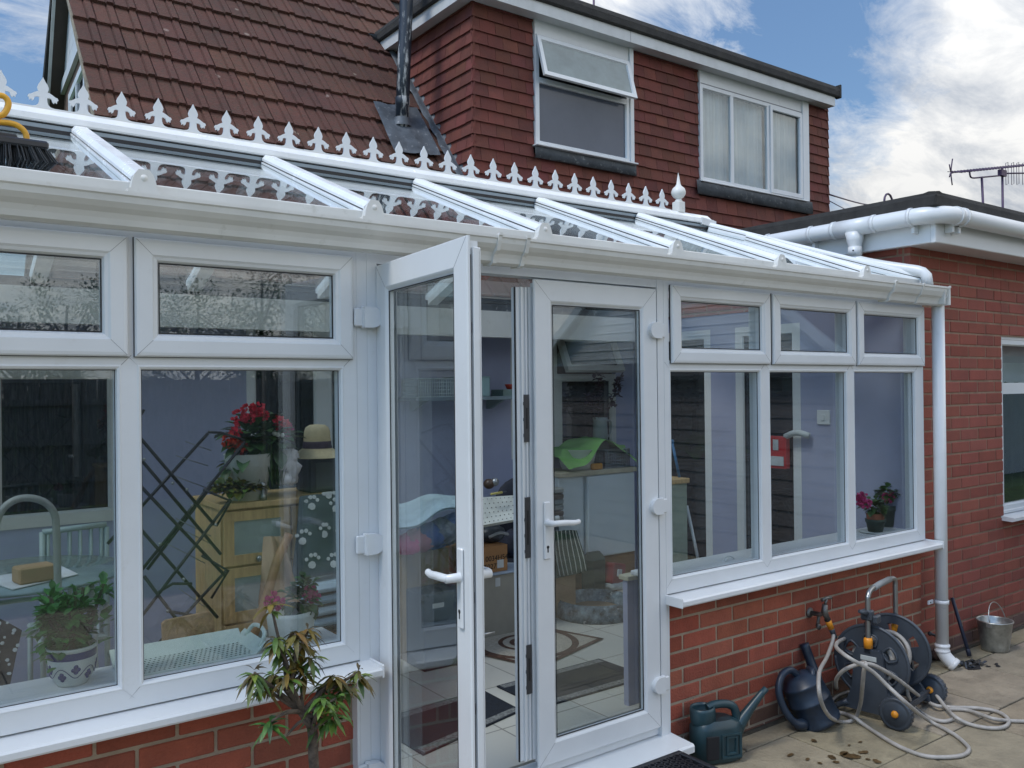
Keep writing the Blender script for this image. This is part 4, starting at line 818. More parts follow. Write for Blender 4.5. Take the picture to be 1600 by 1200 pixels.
# local: x towards the spout, body 0.205 long, 0.125 wide, 0.20 tall
b = MB(); b.use(GRNPL); W0 = 0.100; D0 = 0.068
loft(b, [(superell(W0-0.012, D0-0.012), 0.0, 0, 0), (superell(W0, D0), 0.010, 0, 0), (superell(W0-0.001, D0-0.001), 0.130, 0, 0), (superell(W0-0.010, D0-0.008), 0.150, 0, 0), (superell(W0-0.03, D0-0.022), 0.163, -0.01, 0)])
b.build('body', None, WC, False)
b = MB(); b.use(GRNPL); b.lathe([(0.045, 0.135), (0.050, 0.150), (0.050, 0.190), (0.047, 0.2015), (0.043, 0.2015), (0.041, 0.19), (0.040, 0.150), (0.0, 0.148)], (-0.046, 0, 0.012), 24, M3('Y', rad(-3))); b.use(DARK); b.lathe([(0.0405, 0.172), (0.0, 0.172)], (-0.046, 0, 0.012), 24, M3('Y', rad(-3))); b.build('filler_mouth', None, WC, False)
b = MB(); b.use(GRNPL); b.tube(spl([(-0.035, 0, 0.205), (-0.005, 0, 0.214), (0.045, 0, 0.212), (0.078, 0, 0.196), (0.090, 0, 0.165), (0.092, 0, 0.12)], 5), 0.017, 10); b.build('handle', None, WC, False)
b = MB(); b.use(GRNPL); b.tube([(0.080, 0, 0.085), (0.108, 0, 0.130), (0.150, 0, 0.178), (0.205, 0, 0.236), (0.226, 0, 0.254)], [0.032, 0.026, 0.019, 0.0135, 0.013], 12); b.use(DARK); b.lathe([(0.009, 0), (0.0, 0)], (0.2265, 0, 0.2545), 10, M3('Y', rad(45))); b.build('spout', None, WC, False)
b = MB(); b.use(GRNPL)
def panelring(x0, x1, z0, z1): b.ring(x0, x1, z0, z1, [(0, -D0+0.003), (0.0, -D0-0.0035), (0.008, -D0-0.0035), (0.010, -D0+0.002)])
panelring(-0.010, 0.075, 0.022, 0.118); panelring(0.010, 0.058, 0.035, 0.108); b.use(DARK); b.box(-0.072, -D0-0.0012, 0.022, -0.020, -D0+0.01, 0.115, 0.003); b.build('moulded_panel', None, WC, False)
# --- blue watering can leaning on the wall
W2_ = thing('watering_can', 'dark blue round watering can tilted against the brick wall under the tap', 'watering can', (3.60, -0.125, GZ+0.012), (0, 0, rad(-8)))
tilt = Matrix.Rotation(rad(-20), 4, 'Y') @ Matrix.Rotation(rad(-14), 4, 'X')
b = MB(); b.use(BLUPL); b.M = tilt
b.lathe([(0.0, 0.0), (0.092, 0.0), (0.102, 0.008), (0.104, 0.02), (0.100, 0.028), (0.100, 0.115), (0.103, 0.118), (0.103, 0.126), (0.099, 0.129), (0.096, 0.195), (0.099, 0.199), (0.099, 0.207), (0.095, 0.21), (0.072, 0.238), (0.03, 0.252), (0.0, 0.254)], (0, 0, 0), 32); b.build('body', None, W2_, False)
b = MB(); b.use(BLUPL); b.M = tilt; b.tube(spl([(-0.01, -0.01, 0.247), (-0.035, -0.012, 0.288), (-0.09, -0.015, 0.295), (-0.145, -0.018, 0.255), (-0.165, -0.018, 0.19), (-0.160, -0.02, 0.12), (-0.135, -0.02, 0.07), (-0.095, -0.018, 0.045)], 5), [0.017]*28+[0.019, 0.021, 0.024, 0.026, 0.027, 0.027, 0.025, 0.022], 12); b.build('handle', None, W2_, False)
b = MB(); b.use(BLUPL); b.M = tilt; b.tube(spl([(0.085, 0.03, 0.05), (0.12, 0.05, 0.10), (0.15, 0.07, 0.22), (0.17, 0.08, 0.315)], 4), [0.032, 0.031, 0.03, 0.028, 0.027, 0.026, 0.025, 0.024, 0.023, 0.023, 0.023, 0.023, 0.023], 12); b.build('spout', None, W2_, False)
b = MB(); b.use(BLUPL); b.M = tilt; b.tube(spl([(0.03, -0.06, 0.225), (0.05, -0.05, 0.245), (0.07, 0.0, 0.24)], 4), 0.014, 8); b.build('brace', None, W2_, False)
# --- hose reel
RE = thing('hose_reel', 'dark plastic hose reel trolley on two wheels in front of the brick wall', 'hose reel', (4.03, -0.19, GZ), (0, 0, rad(9)))
RC = 0.262; RR = 0.178
def disc(x, s):
    b = MB(); b.use(BLKPL); n = 60
    # plate with six openings: ring sectors
    def pt(r, a, xx): return (xx, r*math.cos(a), RC+r*math.sin(a))
    for k in range(n):
        a0, a1 = 2*math.pi*k/n, 2*math.pi*(k+1)/n; hole = (k % 10) in (3, 4, 5, 6)
        rs = [0.0, 0.088] if hole else [0.0, 0.088, 0.135]
        segs = [(0.002, 0.088), (0.135, RR)] if hole else [(0.002, 0.088), (0.088, 0.135), (0.135, RR)]
        for r0_, r1_ in segs:
            b.add([pt(r0_, a0, x), pt(r1_, a0, x), pt(r1_, a1, x), pt(r0_, a1, x), pt(r0_, a0, x+s*0.012), pt(r1_, a0, x+s*0.012), pt(r1_, a1, x+s*0.012), pt(r0_, a1, x+s*0.012)], [(0, 1, 2, 3), (7, 6, 5, 4), (0, 4, 5, 1), (1, 5, 6, 2), (2, 6, 7, 3), (3, 7, 4, 0)])
    b.tube([pt(RR, 2*math.pi*i/60, x+s*0.006) for i in range(61)], 0.009, 8)
    for k in range(6):
        ac = 2*math.pi*(k*10+5)/60; c = [pt(r_, ac+a_, x-s*0.003) for r_, a_ in ((0.085, -0.235), (0.090, -0.30), (0.130, -0.25), (0.138, 0), (0.130, 0.25), (0.090, 0.30), (0.085, 0.235), (0.078, 0), (0.085, -0.235))]
        b.tube(spl(c, 3), 0.006, 6)
    b.build('drum_side', None, RE, False)
disc(-0.145, 1); disc(0.145, -1)
b = MB(); b.use(BLKPL); b.tube([(-0.133, 0, RC), (0.133, 0, RC)], 0.062, 20)
b.use(HOSE)
for k in range(11):
    x = -0.115+0.023*k; b.tube([(x+0.008*math.sin(i*0.3), (0.082 if k % 3 else 0.100)*math.cos(i*math.pi/15), RC+(0.082 if k % 3 else 0.100)*math.sin(i*math.pi/15)) for i in range(31)], 0.011, 6)
b.build('drum', None, RE, False)
b = MB(); b.use(BLKPL)   # front carrier plate, wide at the foot
PL = [(-0.055, 0.335), (0.055, 0.335), (0.072, 0.30), (0.072, 0.24), (0.078, 0.15), (0.110, 0.055), (0.12, 0.03), (-0.165, 0.03), (-0.16, 0.055), (-0.092, 0.14), (-0.078, 0.24), (-0.07, 0.30)]
for x, d in ((-0.182, 0.022), (0.162, 0.022)):
    b.prism(PL, (x, 0, 0), (0, 1, 0), (0, 0, 1), (d, 0, 0)); b.box(x, -0.02, 0.31, x+d, 0.02, 0.36, 0.004)
b.box(-0.17, 0.08, 0.03, 0.17, 0.115, 0.06, 0.005); b.box(-0.17, -0.155, 0.045, 0.17, -0.125, 0.075, 0.005); b.build('carrier', None, RE, False)
b = MB(); b.use(BLKPL)
for x in (-0.175, 0.175): b.tube([(x, 0.10, 0.06), (x, 0.15, 0.03), (x, 0.175, 0.006)], [0.016, 0.014, 0.012], 8)
b.build('foot', None, RE, False)
b = MB(); b.use(mat('reel_badge', (0.45, 0.48, 0.46), 0.35)); b.obox((-0.1835, -0.005, 0.292), (0.004, 0.078, 0.024), None, 0.0018); b.build('badge', None, RE, False)
b = MB(); b.use(STEEL); b.tube(spl([(-0.171, 0.0, 0.36), (-0.171, 0.0, 0.56), (-0.165, 0.0, 0.59), (-0.13, 0, 0.615), (-0.02, 0, 0.625), (0.10, 0, 0.628), (0.155, 0, 0.622), (0.171, 0, 0.60), (0.171, 0, 0.56), (0.171, 0, 0.36)], 5), 0.0125, 10); b.use(mat('grip_grey', (0.22, 0.23, 0.23), 0.6)); b.tube([(-0.10, 0, 0.6175), (-0.02, 0, 0.625), (0.10, 0, 0.628)], 0.0155, 10); b.build('handle', None, RE, False)
b = MB(); b.use(BLKPL); b.box(-0.19, -0.025, 0.475, -0.15, 0.03, 0.525, 0.006); b.tube([(-0.19, 0.0, 0.51), (-0.225, 0.02, 0.525)], [0.014, 0.009], 8); b.box(-0.175, -0.045, 0.46, -0.12, -0.02, 0.50, 0.006); b.build('hose_holder', None, RE, False)
for x in (-0.171, 0.171):
    b = MB(); b.use(ORG); b.lathe([(0.013, 0.0), (0.021, 0.002), (0.0215, 0.04), (0.018, 0.050), (0.013, 0.052)], (x, 0, 0.338), 14); b.build('connector', None, RE, False)
for x in (-0.225, 0.225):
    b = MB(); b.use(BLKPL); b.M = Matrix.Translation((x, -0.150, 0.075)) @ Matrix.Rotation(rad(90), 4, 'Y'); b.lathe([(0.0, -0.016), (0.055, -0.018), (0.060, -0.013), (0.066, -0.018), (0.075, -0.014), (0.075, 0.014), (0.066, 0.018), (0.060, 0.013), (0.055, 0.018), (0.0, 0.016)], (0, 0, 0), 28)
    for k in range(24): a = 2*math.pi*k/24; b.obox((0.075*math.cos(a), 0.075*math.sin(a), 0), (0.006, 0.008, 0.026), (0, 0, a), 0.0015)
    w = b.build('wheel', None, RE, False); c = MB(); c.use(ORG); c.M = b.M; c.lathe([(0.0, -0.027), (0.014, -0.026), (0.0175, -0.018), (0.0175, 0.018), (0.014, 0.026), (0.0, 0.027)], (0, 0, 0), 14); c.build('hub_cap', None, w, False)
b = MB(); b.use(BLKPL); b.tube([(-0.22, -0.150, 0.075), (0.22, -0.150, 0.075)], 0.008, 8); b.build('axle', None, RE, False)
# --- garden hose
def hp(u, v, m): # 'g' = on the ground, number = that y
    u, v = 1200+u/4, 960+v/4
    if m == 'g': return pZ(u, v, GZ+0.0095)
    if m == 'h': return pZ(u, v, GZ+0.028)
    return pY(u, v, m)
PATHS = [
 [(398, 88, -.060), (408, 150, -.075), (370, 262, -.14), (324, 350, -.25), (317, 450, -.33), (336, 555, -.33), (385, 638, -.28), (450, 670, 'g'), (512, 668, 'g'), (550, 640, 'g'), (578, 560, -.24), (590, 450, -.36), (600, 350, -.40), (612, 312, -.40), (600, 300, -.36), (560, 312, -.33), (480, 345, -.28), (432, 395, -.22), (425, 445, -.15), (436, 468, 'g'), (480, 468, 'g'), (540, 464, 'g')],
 [(480, 150, -.08), (438, 172, -.15), (425, 200, -.24), (455, 234, -.33), (520, 280, -.40), (650, 355, -.43), (750, 450, -.47), (880, 568, -.54), (1000, 660, 'h'), (1150, 742, 'g'), (1225, 800, 'g'), (1256, 845, 'g'), (1210, 882, 'g'), (1080, 893, 'g'), (960, 880, 'g'), (820, 826, 'g'), (700, 756, 'g'), (600, 690, 'g'), (540, 645, 'h'), (480, 622, 'g'), (420, 608, 'g'), (360, 600, 'g')],
 [(560, 310, -.37), (640, 312, -.40), (720, 348, -.41), (820, 412, -.40), (900, 475, -.39), (970, 530, 'h'), (1050, 570, 'h'), (1150, 581, 'g'), (1300, 585, 'g'), (1420, 604, 'g'), (1488, 640, 'g'), (1503, 680, 'g'), (1460, 708, 'g'), (1360, 708, 'g'), (1250, 683, 'g'), (1170, 640, 'h'), (1110, 580, 'h'), (1050, 500, -.33), (1000, 430, -.27), (945, 378, -.20), (900, 350, -.12)],
 [(868, 440, -.36), (878, 515, -.36), (915, 580, 'g'), (1000, 640, 'g'), (1090, 668, 'g'), (1160, 655, 'g')],
 [(1130, 592, 'g'), (1250, 600, 'g'), (1400, 650, 'h'), (1500, 664, 'g'), (1600, 668, 'g'), (1760, 672, 'g')],
 [(400, 535, 'g'), (450, 500, 'g'), (540, 478, 'g'), (620, 470, 'g')]]
b = MB(); b.use(HOSE)
for P in PATHS: b.tube(spl([hp(*q) for q in P], 6), 0.0092, 8)
o = b.build('garden_hose', None, None, loc=hp(*PATHS[0][0])); tag(o, 'long grey garden hose looping from the tap over the reel and paving', 'hose')
c = MB(); c.use(ORG); e = hp(398, 70, -.060); k0 = pY(1293, 968, -.060); k1 = pY(1300, 985, -.062); d = (k1-k0); c.tube([k0, k0+d*0.8], 0.0155, 12); c.use(BLKPL); c.tube([k0+d*0.8, k0+d*1.05, k0+d*1.7], [0.015, 0.0145, 0.011], 12); c.build('tap_connector', None, o)
o2 = o
# --- tap
TP = thing('outdoor_tap', 'weathered metal tap fixed to the brick wall above the tilted blue watering can', 'tap', (3.79, 0.03, 0.42))
TM = mat('tap_metal', (0.22, 0.21, 0.19), 0.5, 0.7, var=0.3, nscale=30)
b = MB(); b.use(TM); A_ = pY(1269, 958, 0.02); B2 = pY(1288, 956, -.055); b.lathe([(0.0, 0.0), (0.026, 0.0), (0.026, 0.006), (0.012, 0.012)], (A_.x, 0.036, A_.z), 14, M3('X', rad(90))); b.tube([Vector((A_.x, 0.03, A_.z)), Vector((A_.x+0.01, -0.02, A_.z)), B2], 0.012, 10)
b.tube([B2+Vector((0.006, 0, 0.035)), B2, k0], [0.013, 0.017, 0.0125], 12); b.use(GASK); b.tube([k0-d*0.05, k0+d*0.05], 0.016, 12); b.build('body', None, TP)
b = MB(); b.use(TM); b.tube([B2+Vector((0.006, 0, 0.03)), B2+Vector((0.014, -0.004, 0.062))], 0.007, 8); b.tube([B2+Vector((-0.02, 0.0, 0.060)), B2+Vector((0.014, -0.004, 0.066)), B2+Vector((0.045, -0.008, 0.066))], [0.009, 0.007, 0.009], 8); b.build('tap_lever', None, TP)
b = MB(); b.use(TM); e = pY(1274, 978, 0.015); b.tube([Vector((A_.x+0.02, -0.005, A_.z)), Vector((A_.x+0.018, 0.0, A_.z-0.05)), Vector((e.x, 0.005, e.z))], 0.0085, 8); b.ball((e.x-0.002, -0.006, e.z), 0.016, 1, 0.7, 1, 10); b.build('drain_spigot', None, TP)
# --- bucket, rod, stone, gully
BK = thing('bucket', 'galvanised metal bucket with wire handle on the paving by the extension wall', 'bucket', (5.45, -0.075, GZ))
b = MB(); b.use(GALV); b.lathe([(0.0, 0.012), (0.070, 0.012), (0.072, 0.0), (0.075, 0.0), (0.077, 0.012), (0.098, 0.172), (0.103, 0.176), (0.103, 0.182), (0.097, 0.183), (0.094, 0.176), (0.073, 0.02), (0.0, 0.018)], (0, 0, 0), 32); b.build('pail', None, BK, False)
b = MB(); b.use(GALV)
b.tube([(0.099*math.cos(rad(-5))*math.cos(a)*1.0, 0.03*math.sin(a)-0.02, 0.172+0.115*math.sin(a)) for a in [rad(i*15) for i in range(13)]], 0.003, 6)
for sx in (-1, 1): b.obox((0.101*sx, -0.012, 0.166), (0.006, 0.03, 0.028), None, 0.002)
b.build('wire_handle', None, BK, False)
b = MB(); b.use(mat('blue_black_paint', (0.018, 0.024, 0.045), 0.45)); a, c = pZ(1515, 1025, GZ+0.01), pY(1489, 938, 0.045); b.tube([a, a.lerp(c, 0.5), c+(c-a)*0.05], 0.011, 10); b.lathe([(0.0, 0), (0.013, 0), (0.0135, 0.035), (0.011, 0.04)], a, 10, (c-a).to_track_quat('Z', 'Y').to_matrix())
tag(b.build('pole', None, None, loc=a), 'short dark blue pole leaning on the extension wall beside the downpipe', 'pole')
b = MB(); b.use(mat('brown_stone', (0.20, 0.125, 0.10), 0.85, var=0.2, nscale=15, bump=0.4, bscale=50)); p = pZ(1466, 1030, GZ); b.ball((p.x, p.y-0.01, GZ+0.034), 0.05, 1.2, 0.8, 0.72, 20, 0.03); tag(b.build('stone', None, None, loc=(p.x, p.y, GZ)), 'smooth brown stone lying at the foot of the white downpipe', 'stone')
b = MB(); b.use(DSTEEL); b.tube(spl([(4.885, 0.02, 0.155), (4.905, -0.005, 0.14), (4.93, 0.0, 0.10), (4.94, 0.015, 0.05), (4.945, 0.0, 0.0)], 4), 0.008, 8); b.ball((4.885, 0.025, 0.155), 0.013); tag(b.build('pipe_stub', None, None, loc=(4.94, 0.02, GZ)), 'thin rusty bent pipe coming out of the wall behind the downpipe', 'pipe')
GU = thing('drain_gully', 'small dark broken drain cover full of leaves below the white downpipe', 'drain', (5.03, -0.13, GZ)); b = MB(); b.use(DARK); blob(b, (5.04, -0.135, 0), 0.085, 0.05, GZ+0.003); 
for i in range(26): b.use(BLKPL if i % 2 else FELT); x, y = 5.03+RN.uniform(-.075, .08), -0.135+RN.uniform(-.045, .045); b.obox((x, y, GZ+0.010+RN.uniform(0, .012)), (RN.uniform(.015, .05), RN.uniform(.008, .02), 0.004), (RN.uniform(-.5, .5), RN.uniform(-.5, .5), RN.uniform(0, 3)), 0.001)
for x, y in ((5.09, -0.20), (5.17, -0.21), (5.14, -0.235)): b.use(DARK); blob(b, (x, y, 0), 0.018, 0.011, GZ+0.004, 8)
b.build('grate', None, GU)
# --- rubber ring mat outside the door
b = MB(); b.use(JOINT); b.box(2.74, 0.006, GZ-0.004, 4.80, 0.045, GZ+0.003); b.box(4.80, 0.03, GZ-0.004, 10, 0.07, GZ+0.003); struct(b.build('soil_edge'))
b = MB(); b.use(mat('concrete', (0.30, 0.29, 0.26), 0.9, var=0.15, nscale=8, bump=0.5)); b.box(1.36, -0.75, GZ-0.02, 2.66, 0.03, 0.066, 0.012); struct(b.build('doorstep'))
MT = thing('doormat', 'black rubber ring doormat lying in front of the closed door leaf', 'doormat', (2.33, -0.38, 0.067)); b = MB(); b.use(mat('rubber', (0.016, 0.017, 0.022), 0.5, var=0.15)); mz = 0.067+0.046
x0, x1, y0, y1 = 1.92, 2.625, -0.60, -0.13
b.box(x0+0.02, y0+0.02, 0.067, x1-0.02, y1-0.02, mz-0.018);
for q in ((x0, y0, x1, y0+0.022), (x0, y1-0.022, x1, y1), (x0, y0+0.022, x0+0.022, y1-0.022), (x1-0.022, y0+0.022, x1, y1-0.022)): b.box(q[0], q[1], 0.067, q[2], q[3], mz, 0.004)
iy = 0; y = y0+0.045
while y < y1-0.03:
    x = x0+0.045+(0.0175 if iy % 2 else 0)
    while x < x1-0.035:
        b.lathe([(0.016, -0.017), (0.016, 0.0), (0.0095, 0.0), (0.0095, -0.017)], (x, y, mz-0.001), 10, sm=False)
        x += 0.035
    y += 0.030; iy += 1
b.use(mat('rubber_stud', (0.10, 0.10, 0.11), 0.3)); y = y0+0.06; iy = 0
b.build('mat', None, MT)
# --- shrub
SB = thing('shrub', 'small woody shrub with long drooping green and bronze leaves before the left window', 'shrub', (1.0, -0.30, GZ))
def sh(u, v, y): return pY(360+u/3.75, 880+v/3.75, y)
b = MB(); b.use(mat('shrub_bark', (0.13, 0.10, 0.075), 0.9, var=0.35, nscale=40, bump=0.5)); base = Vector((1.02, -0.30, GZ)); fork = sh(480, 985, -.30); f2 = sh(420, 870, -.30); f3 = sh(340, 735, -.31)
b.tube(spl([base, Vector((1.0, -0.30, 0.3)), sh(490, 1190, -.30), fork, f2, f3], 5), [0.0155]*10+[0.0145]*6+[0.0125]*5+[0.010]*5, 10)
TIPS = [((240, 250), -.30, 'u'), ((268, 445), -.33, 'm'), ((455, 400), -.27, 'r'), ((140, 640), -.34, 'm'), ((255, 665), -.28, 'm'), ((335, 650), -.36, 'm'), ((440, 660), -.27, 'm'), ((750, 640), -.24, 'm'), ((610, 660), -.30, 'r'), ((540, 800), -.38, 'g'), ((600, 890), -.36, 'g'), ((520, 900), -.30, 'g'), ((235, 930), -.36, 'd'), ((360, 560), -.30, 'm'), ((420, 480), -.26, 'r'), ((380, 410), -.32, 'r'), ((190, 720), -.30, 'm'), ((680, 720), -.28, 'm'), ((470, 560), -.30, 'm'), ((560, 730), -.26, 'g'), ((620, 790), -.34, 'g'), ((310, 500), -.30, 'm'), ((330, 1010), -.31, 'n')]
paths = {0: [f3, sh(330, 600, -.30), sh(280, 430, -.30)], 1: [f3, sh(330, 590, -.31)], 7: [fork, sh(520, 740, -.27), sh(640, 700, -.25)], 9: [fork, sh(500, 900, -.34)], 10: [fork, sh(530, 940, -.34)], 12: [f2, sh(330, 875, -.34)], 17: [fork, sh(530, 760, -.28)], 2: [f3, sh(380, 560, -.29)], 22: [fork, sh(420, 925, -.31)]}
for i, ((u, v), y, kd) in enumerate(TIPS):
    e = sh(u, v, y); st = paths.get(i, [f2 if v > 600 else f3]); P = st+[e]
    if len(P) == 2: P = [P[0], P[0].lerp(P[1], 0.55)+Vector((RN.uniform(-.01, .01), RN.uniform(-.01, .01), -0.008)), P[1]]
    b.tube(spl(P, 4), [0.008-0.005*k/(4*(len(P)-1)) for k in range(4*(len(P)-1)+1)], 6)
b.build('stem', None, SB)
b = MB(); b.use(LEAFG)
GR = {'m': [(3.0, 1.8, 0.9), (2.3, 1.35, 0.8), (1.5, 1.3, .8), (3.4, 1.0, 0.6), (2.0, 0.7, .6)], 'u': [(2.0, 1.35, 0.9), (3.6, 1.2, .7)], 'r': [(4.4, 1.05, 0.6), (3.4, 1.1, 0.6), (2.4, 0.9, .6)], 'g': [(2.1, 1.75, 1.0), (1.7, 1.5, 1.0), (2.6, 1.8, .8)], 'd': [(0.9, 1.25, 0.9), (0.8, 1.0, 0.9), (1.2, 1.4, 0.8)], 'n': []}
for i, ((u, v), y, kd) in enumerate(TIPS):
    if kd == 'n': continue
    e = sh(u, v, y); n = 19 if kd != 'u' else 11; a0 = RN.random()*6
    for k in range(n):
        a = a0+k*2.4; c = RN.choice(GR[kd]); g = RN.uniform(0.7, 1.15); b.c = (c[0]*g, c[1]*g, c[2]*g)
        d = Vector((math.cos(a), math.sin(a)*0.9, RN.uniform(-0.55, 0.45))); b.leaf(e+Vector((0, 0, RN.uniform(-.022, .008))), d, RN.uniform(0.036, 0.066), RN.uniform(0.012, 0.018), RN.uniform(0.2, 0.8))
b.c = (1.2, 0.35, 0.3)
for i in (0, 2, 3, 7, 14):
    (u, v), y, kd = TIPS[i]; e = sh(u, v, y)
    for k in range(3): b.leaf(e+Vector((0, 0, 0.006)), (RN.uniform(-1, 1), RN.uniform(-1, 1), 0.6), 0.04, 0.008, 0.4)
b.build('leaves', None, SB)
b = MB(); b.use(mat('terracotta', (0.36, 0.13, 0.07), 0.85, var=0.12)); b.lathe([(0.0, 0.0), (0.11, 0.0), (0.145, 0.20), (0.155, 0.20), (0.158, 0.24), (0.14, 0.24), (0.135, 0.21), (0.0, 0.21)], (1.02, -0.30, GZ), 28); b.build('pot', None, SB)
# --- wash brush on the glass roof
BR = thing('wash_brush', 'black car wash brush with yellow hose resting on the conservatory roof', 'brush', pY(40, 240, 0.2)); yb = 0.20
hl, hr = pY(-70, 208, yb), pY(74, 228, yb); dr = (hr-hl); dr.normalize(); L = (hr-hl).length
b = MB(); b.use(mat('brush_black', (0.02, 0.02, 0.022), 0.4)); q = dr.to_track_quat('X', 'Z').to_matrix(); b.obox((hl+hr)/2+Vector((0, 0, -0.006)), (L, 0.065, 0.024), q, 0.006); b.obox(hl.lerp(hr, 0.50)+Vector((0, 0, 0.010)), (0.07, 0.04, 0.012), q, 0.004); b.build('brush_head', None, BR)
b = MB(); b.use(mat('bristle', (0.035, 0.038, 0.042), 0.6))
for i in range(190):
    t_ = i/189; p = hl.lerp(hr, t_)+Vector((0, RN.uniform(-.03, .03), -0.016)); sp_ = (t_-0.5)*0.16; l = RN.uniform(0.058, 0.07)
    b.tube([p, p+Vector((sp_*0.3, RN.uniform(-.006, .006), -l*0.55)), p+Vector((sp_*0.65+RN.uniform(-.004, .004), RN.uniform(-.012, .0), -l))], [0.0024, 0.0022, 0.001], 4, cap=False)
b.build('bristles', None, BR)
b = MB(); b.use(mat('yellow_hose', (0.72, 0.36, 0.02), 0.4)); b.tube(spl([pY(41, 226, yb), pY(41, 212, yb), pY(35, 202, yb), pY(22, 194, yb), pY(0, 191, yb), pY(-30, 192, yb)], 5), 0.0085, 10)
b.tube(spl([pY(-30, 186, yb), pY(0, 181, yb), pY(9, 174, yb), pY(13, 163, yb), pY(10, 154, yb), pY(0, 149, yb), pY(-25, 150, yb), pY(-40, 180, yb), pY(-30, 192, yb)], 5), 0.0085, 10); b.use(BLKPL); b.tube([pY(41, 224, yb)-Vector((0, 0, 0.015)), pY(41, 219, yb)], 0.011, 10); b.build('hose', None, BR)
# ================================================================== things inside, seen through the glass
SI = 0.766          # top of the inner sill
def leafclump(b, c, r, n, L, w, cols, up=0.3, squash=1.0):
    for i in range(n):
        d = Vector((RN.gauss(0, 1), RN.gauss(0, 1), RN.gauss(0, 1)*squash+up)).normalized(); k = RN.uniform(0.7, 1.25); q = RN.choice(cols); b.c = (q[0]*k, q[1]*k, q[2]*k)
        b.leaf(Vector(c)+d*(r*RN.random()**0.6), d+Vector((RN.uniform(-.5, .5), RN.uniform(-.5, .5), 0)), L*RN.uniform(.7, 1.2), w*RN.uniform(.8, 1.2), 0.3)
    b.c = (1, 1, 1)
GRN = [(1, 1, 1), (0.7, 0.85, 0.7), (1.3, 1.25, 1)]
def flowerball(b, c, r, n, m):
    b.use(m)
    for i in range(n):
        d = Vector((RN.gauss(0, 1), RN.gauss(0, 1), RN.gauss(0, 1)*0.8)).normalized(); p = Vector(c)+d*r
        for k in range(4):
            e = (d+Vector((RN.uniform(-.9, .9), RN.uniform(-.9, .9), RN.uniform(-.9, .9)))).normalized(); b.leaf(p, e, 0.018, 0.014, 0.1, nrm=d)
PINK = mat('pink_petal', (0.62, 0.05, 0.22), 0.6, var=0.15); RED = mat('red_petal', (0.75, 0.035, 0.07), 0.6, var=0.15); REDO = mat('scarlet_petal', (0.62, 0.06, 0.025), 0.6, var=0.15)
WPOT = mat('white_pot', (0.62, 0.64, 0.60), 0.4, var=0.05); SOIL = mat('soil', (0.05, 0.035, 0.022), 0.95, var=0.3, nscale=30)
# jade plant in a blue and white bowl
p = pY(114, 1072, 0.155); PX = p.x
JP = thing('potted_plant', 'bushy jade plant in a white bowl with blue vine pattern on the left window sill', 'potted plant', (PX, 0.165, SI))
b = MB(); b.use(WPOT); b.lathe([(0.0, 0.0), (0.040, 0.0), (0.043, 0.006), (0.056, 0.028), (0.0625, 0.055), (0.0640, 0.078)], (0, 0, 0), 32); b.use(mat('blue_glaze', (0.025, 0.03, 0.16), 0.3)); b.lathe([(0.0640, 0.078), (0.0638, 0.088), (0.062, 0.098)], (0, 0, 0), 32); b.use(WPOT); b.lathe([(0.062, 0.098), (0.067, 0.104), (0.068, 0.110), (0.063, 0.111), (0.060, 0.10), (0.058, 0.09)], (0, 0, 0), 32); b.use(SOIL); b.lathe([(0.059, 0.093), (0.0, 0.097)], (0, 0, 0), 24)
b.use(MATS['blue_glaze'])
def on(a, z, o=0.0012):
    r = 0.043+(z-0.006)/0.022*0.013 if z < 0.028 else (0.056+(z-0.028)/0.027*0.0065 if z < 0.055 else 0.0625+(z-0.055)/0.023*0.0015); r += o; return Vector((r*math.cos(a), r*math.sin(a), z))
b.tube([on(rad(i*3), 0.042+0.014*math.sin(rad(i*3)*5)) for i in range(121)], 0.0011, 5)
for k in range(10):
    a0 = rad(18+36*k); zc = 0.042-0.012*math.sin(a0*5)*0.8
    for da, dz in ((-0.10, 0), (0.10, 0), (0, 0.008), (0, -0.007)):
        c = on(a0+da, zc+dz, 0.0); n_ = Vector((math.cos(a0+da), math.sin(a0+da), 0.0)); b.lathe([(0.0068, 0.0), (0.0055, 0.0018), (0.0, 0.0024)], c, 8, n_.to_track_quat('Z', 'Y').to_matrix())
b.build('pot', None, JP, False)
b = MB(); b.use(BARK); b2 = MB(); b2.use(LEAFG)
for i in range(24):
    a = RN.uniform(0, 6.28); r_ = RN.uniform(0.01, 0.085) if i > 3 else 0.02; h = RN.uniform(0.17, 0.285); e = Vector((r_*math.cos(a)*1.15, r_*math.sin(a)*0.7, h)); b.tube(spl([(0.3*e.x, 0.3*e.y, 0.09), (0.5*e.x, 0.5*e.y, 0.14), e], 3), 0.0045, 6)
    for k in range(24):
        d = Vector((RN.gauss(0, 1), RN.gauss(0, 1), RN.gauss(0, .8)+.3)).normalized(); g = RN.uniform(.8, 1.6); b2.c = (g*0.8, g*1.35, g*0.95); b2.leaf(e+d*0.016-Vector((0, 0, RN.uniform(0, 0.11))), d, RN.uniform(.030, .042), RN.uniform(.019, .027), 0.05)
b.build('stem', None, JP, False); b2.build('foliage', None, JP, False)
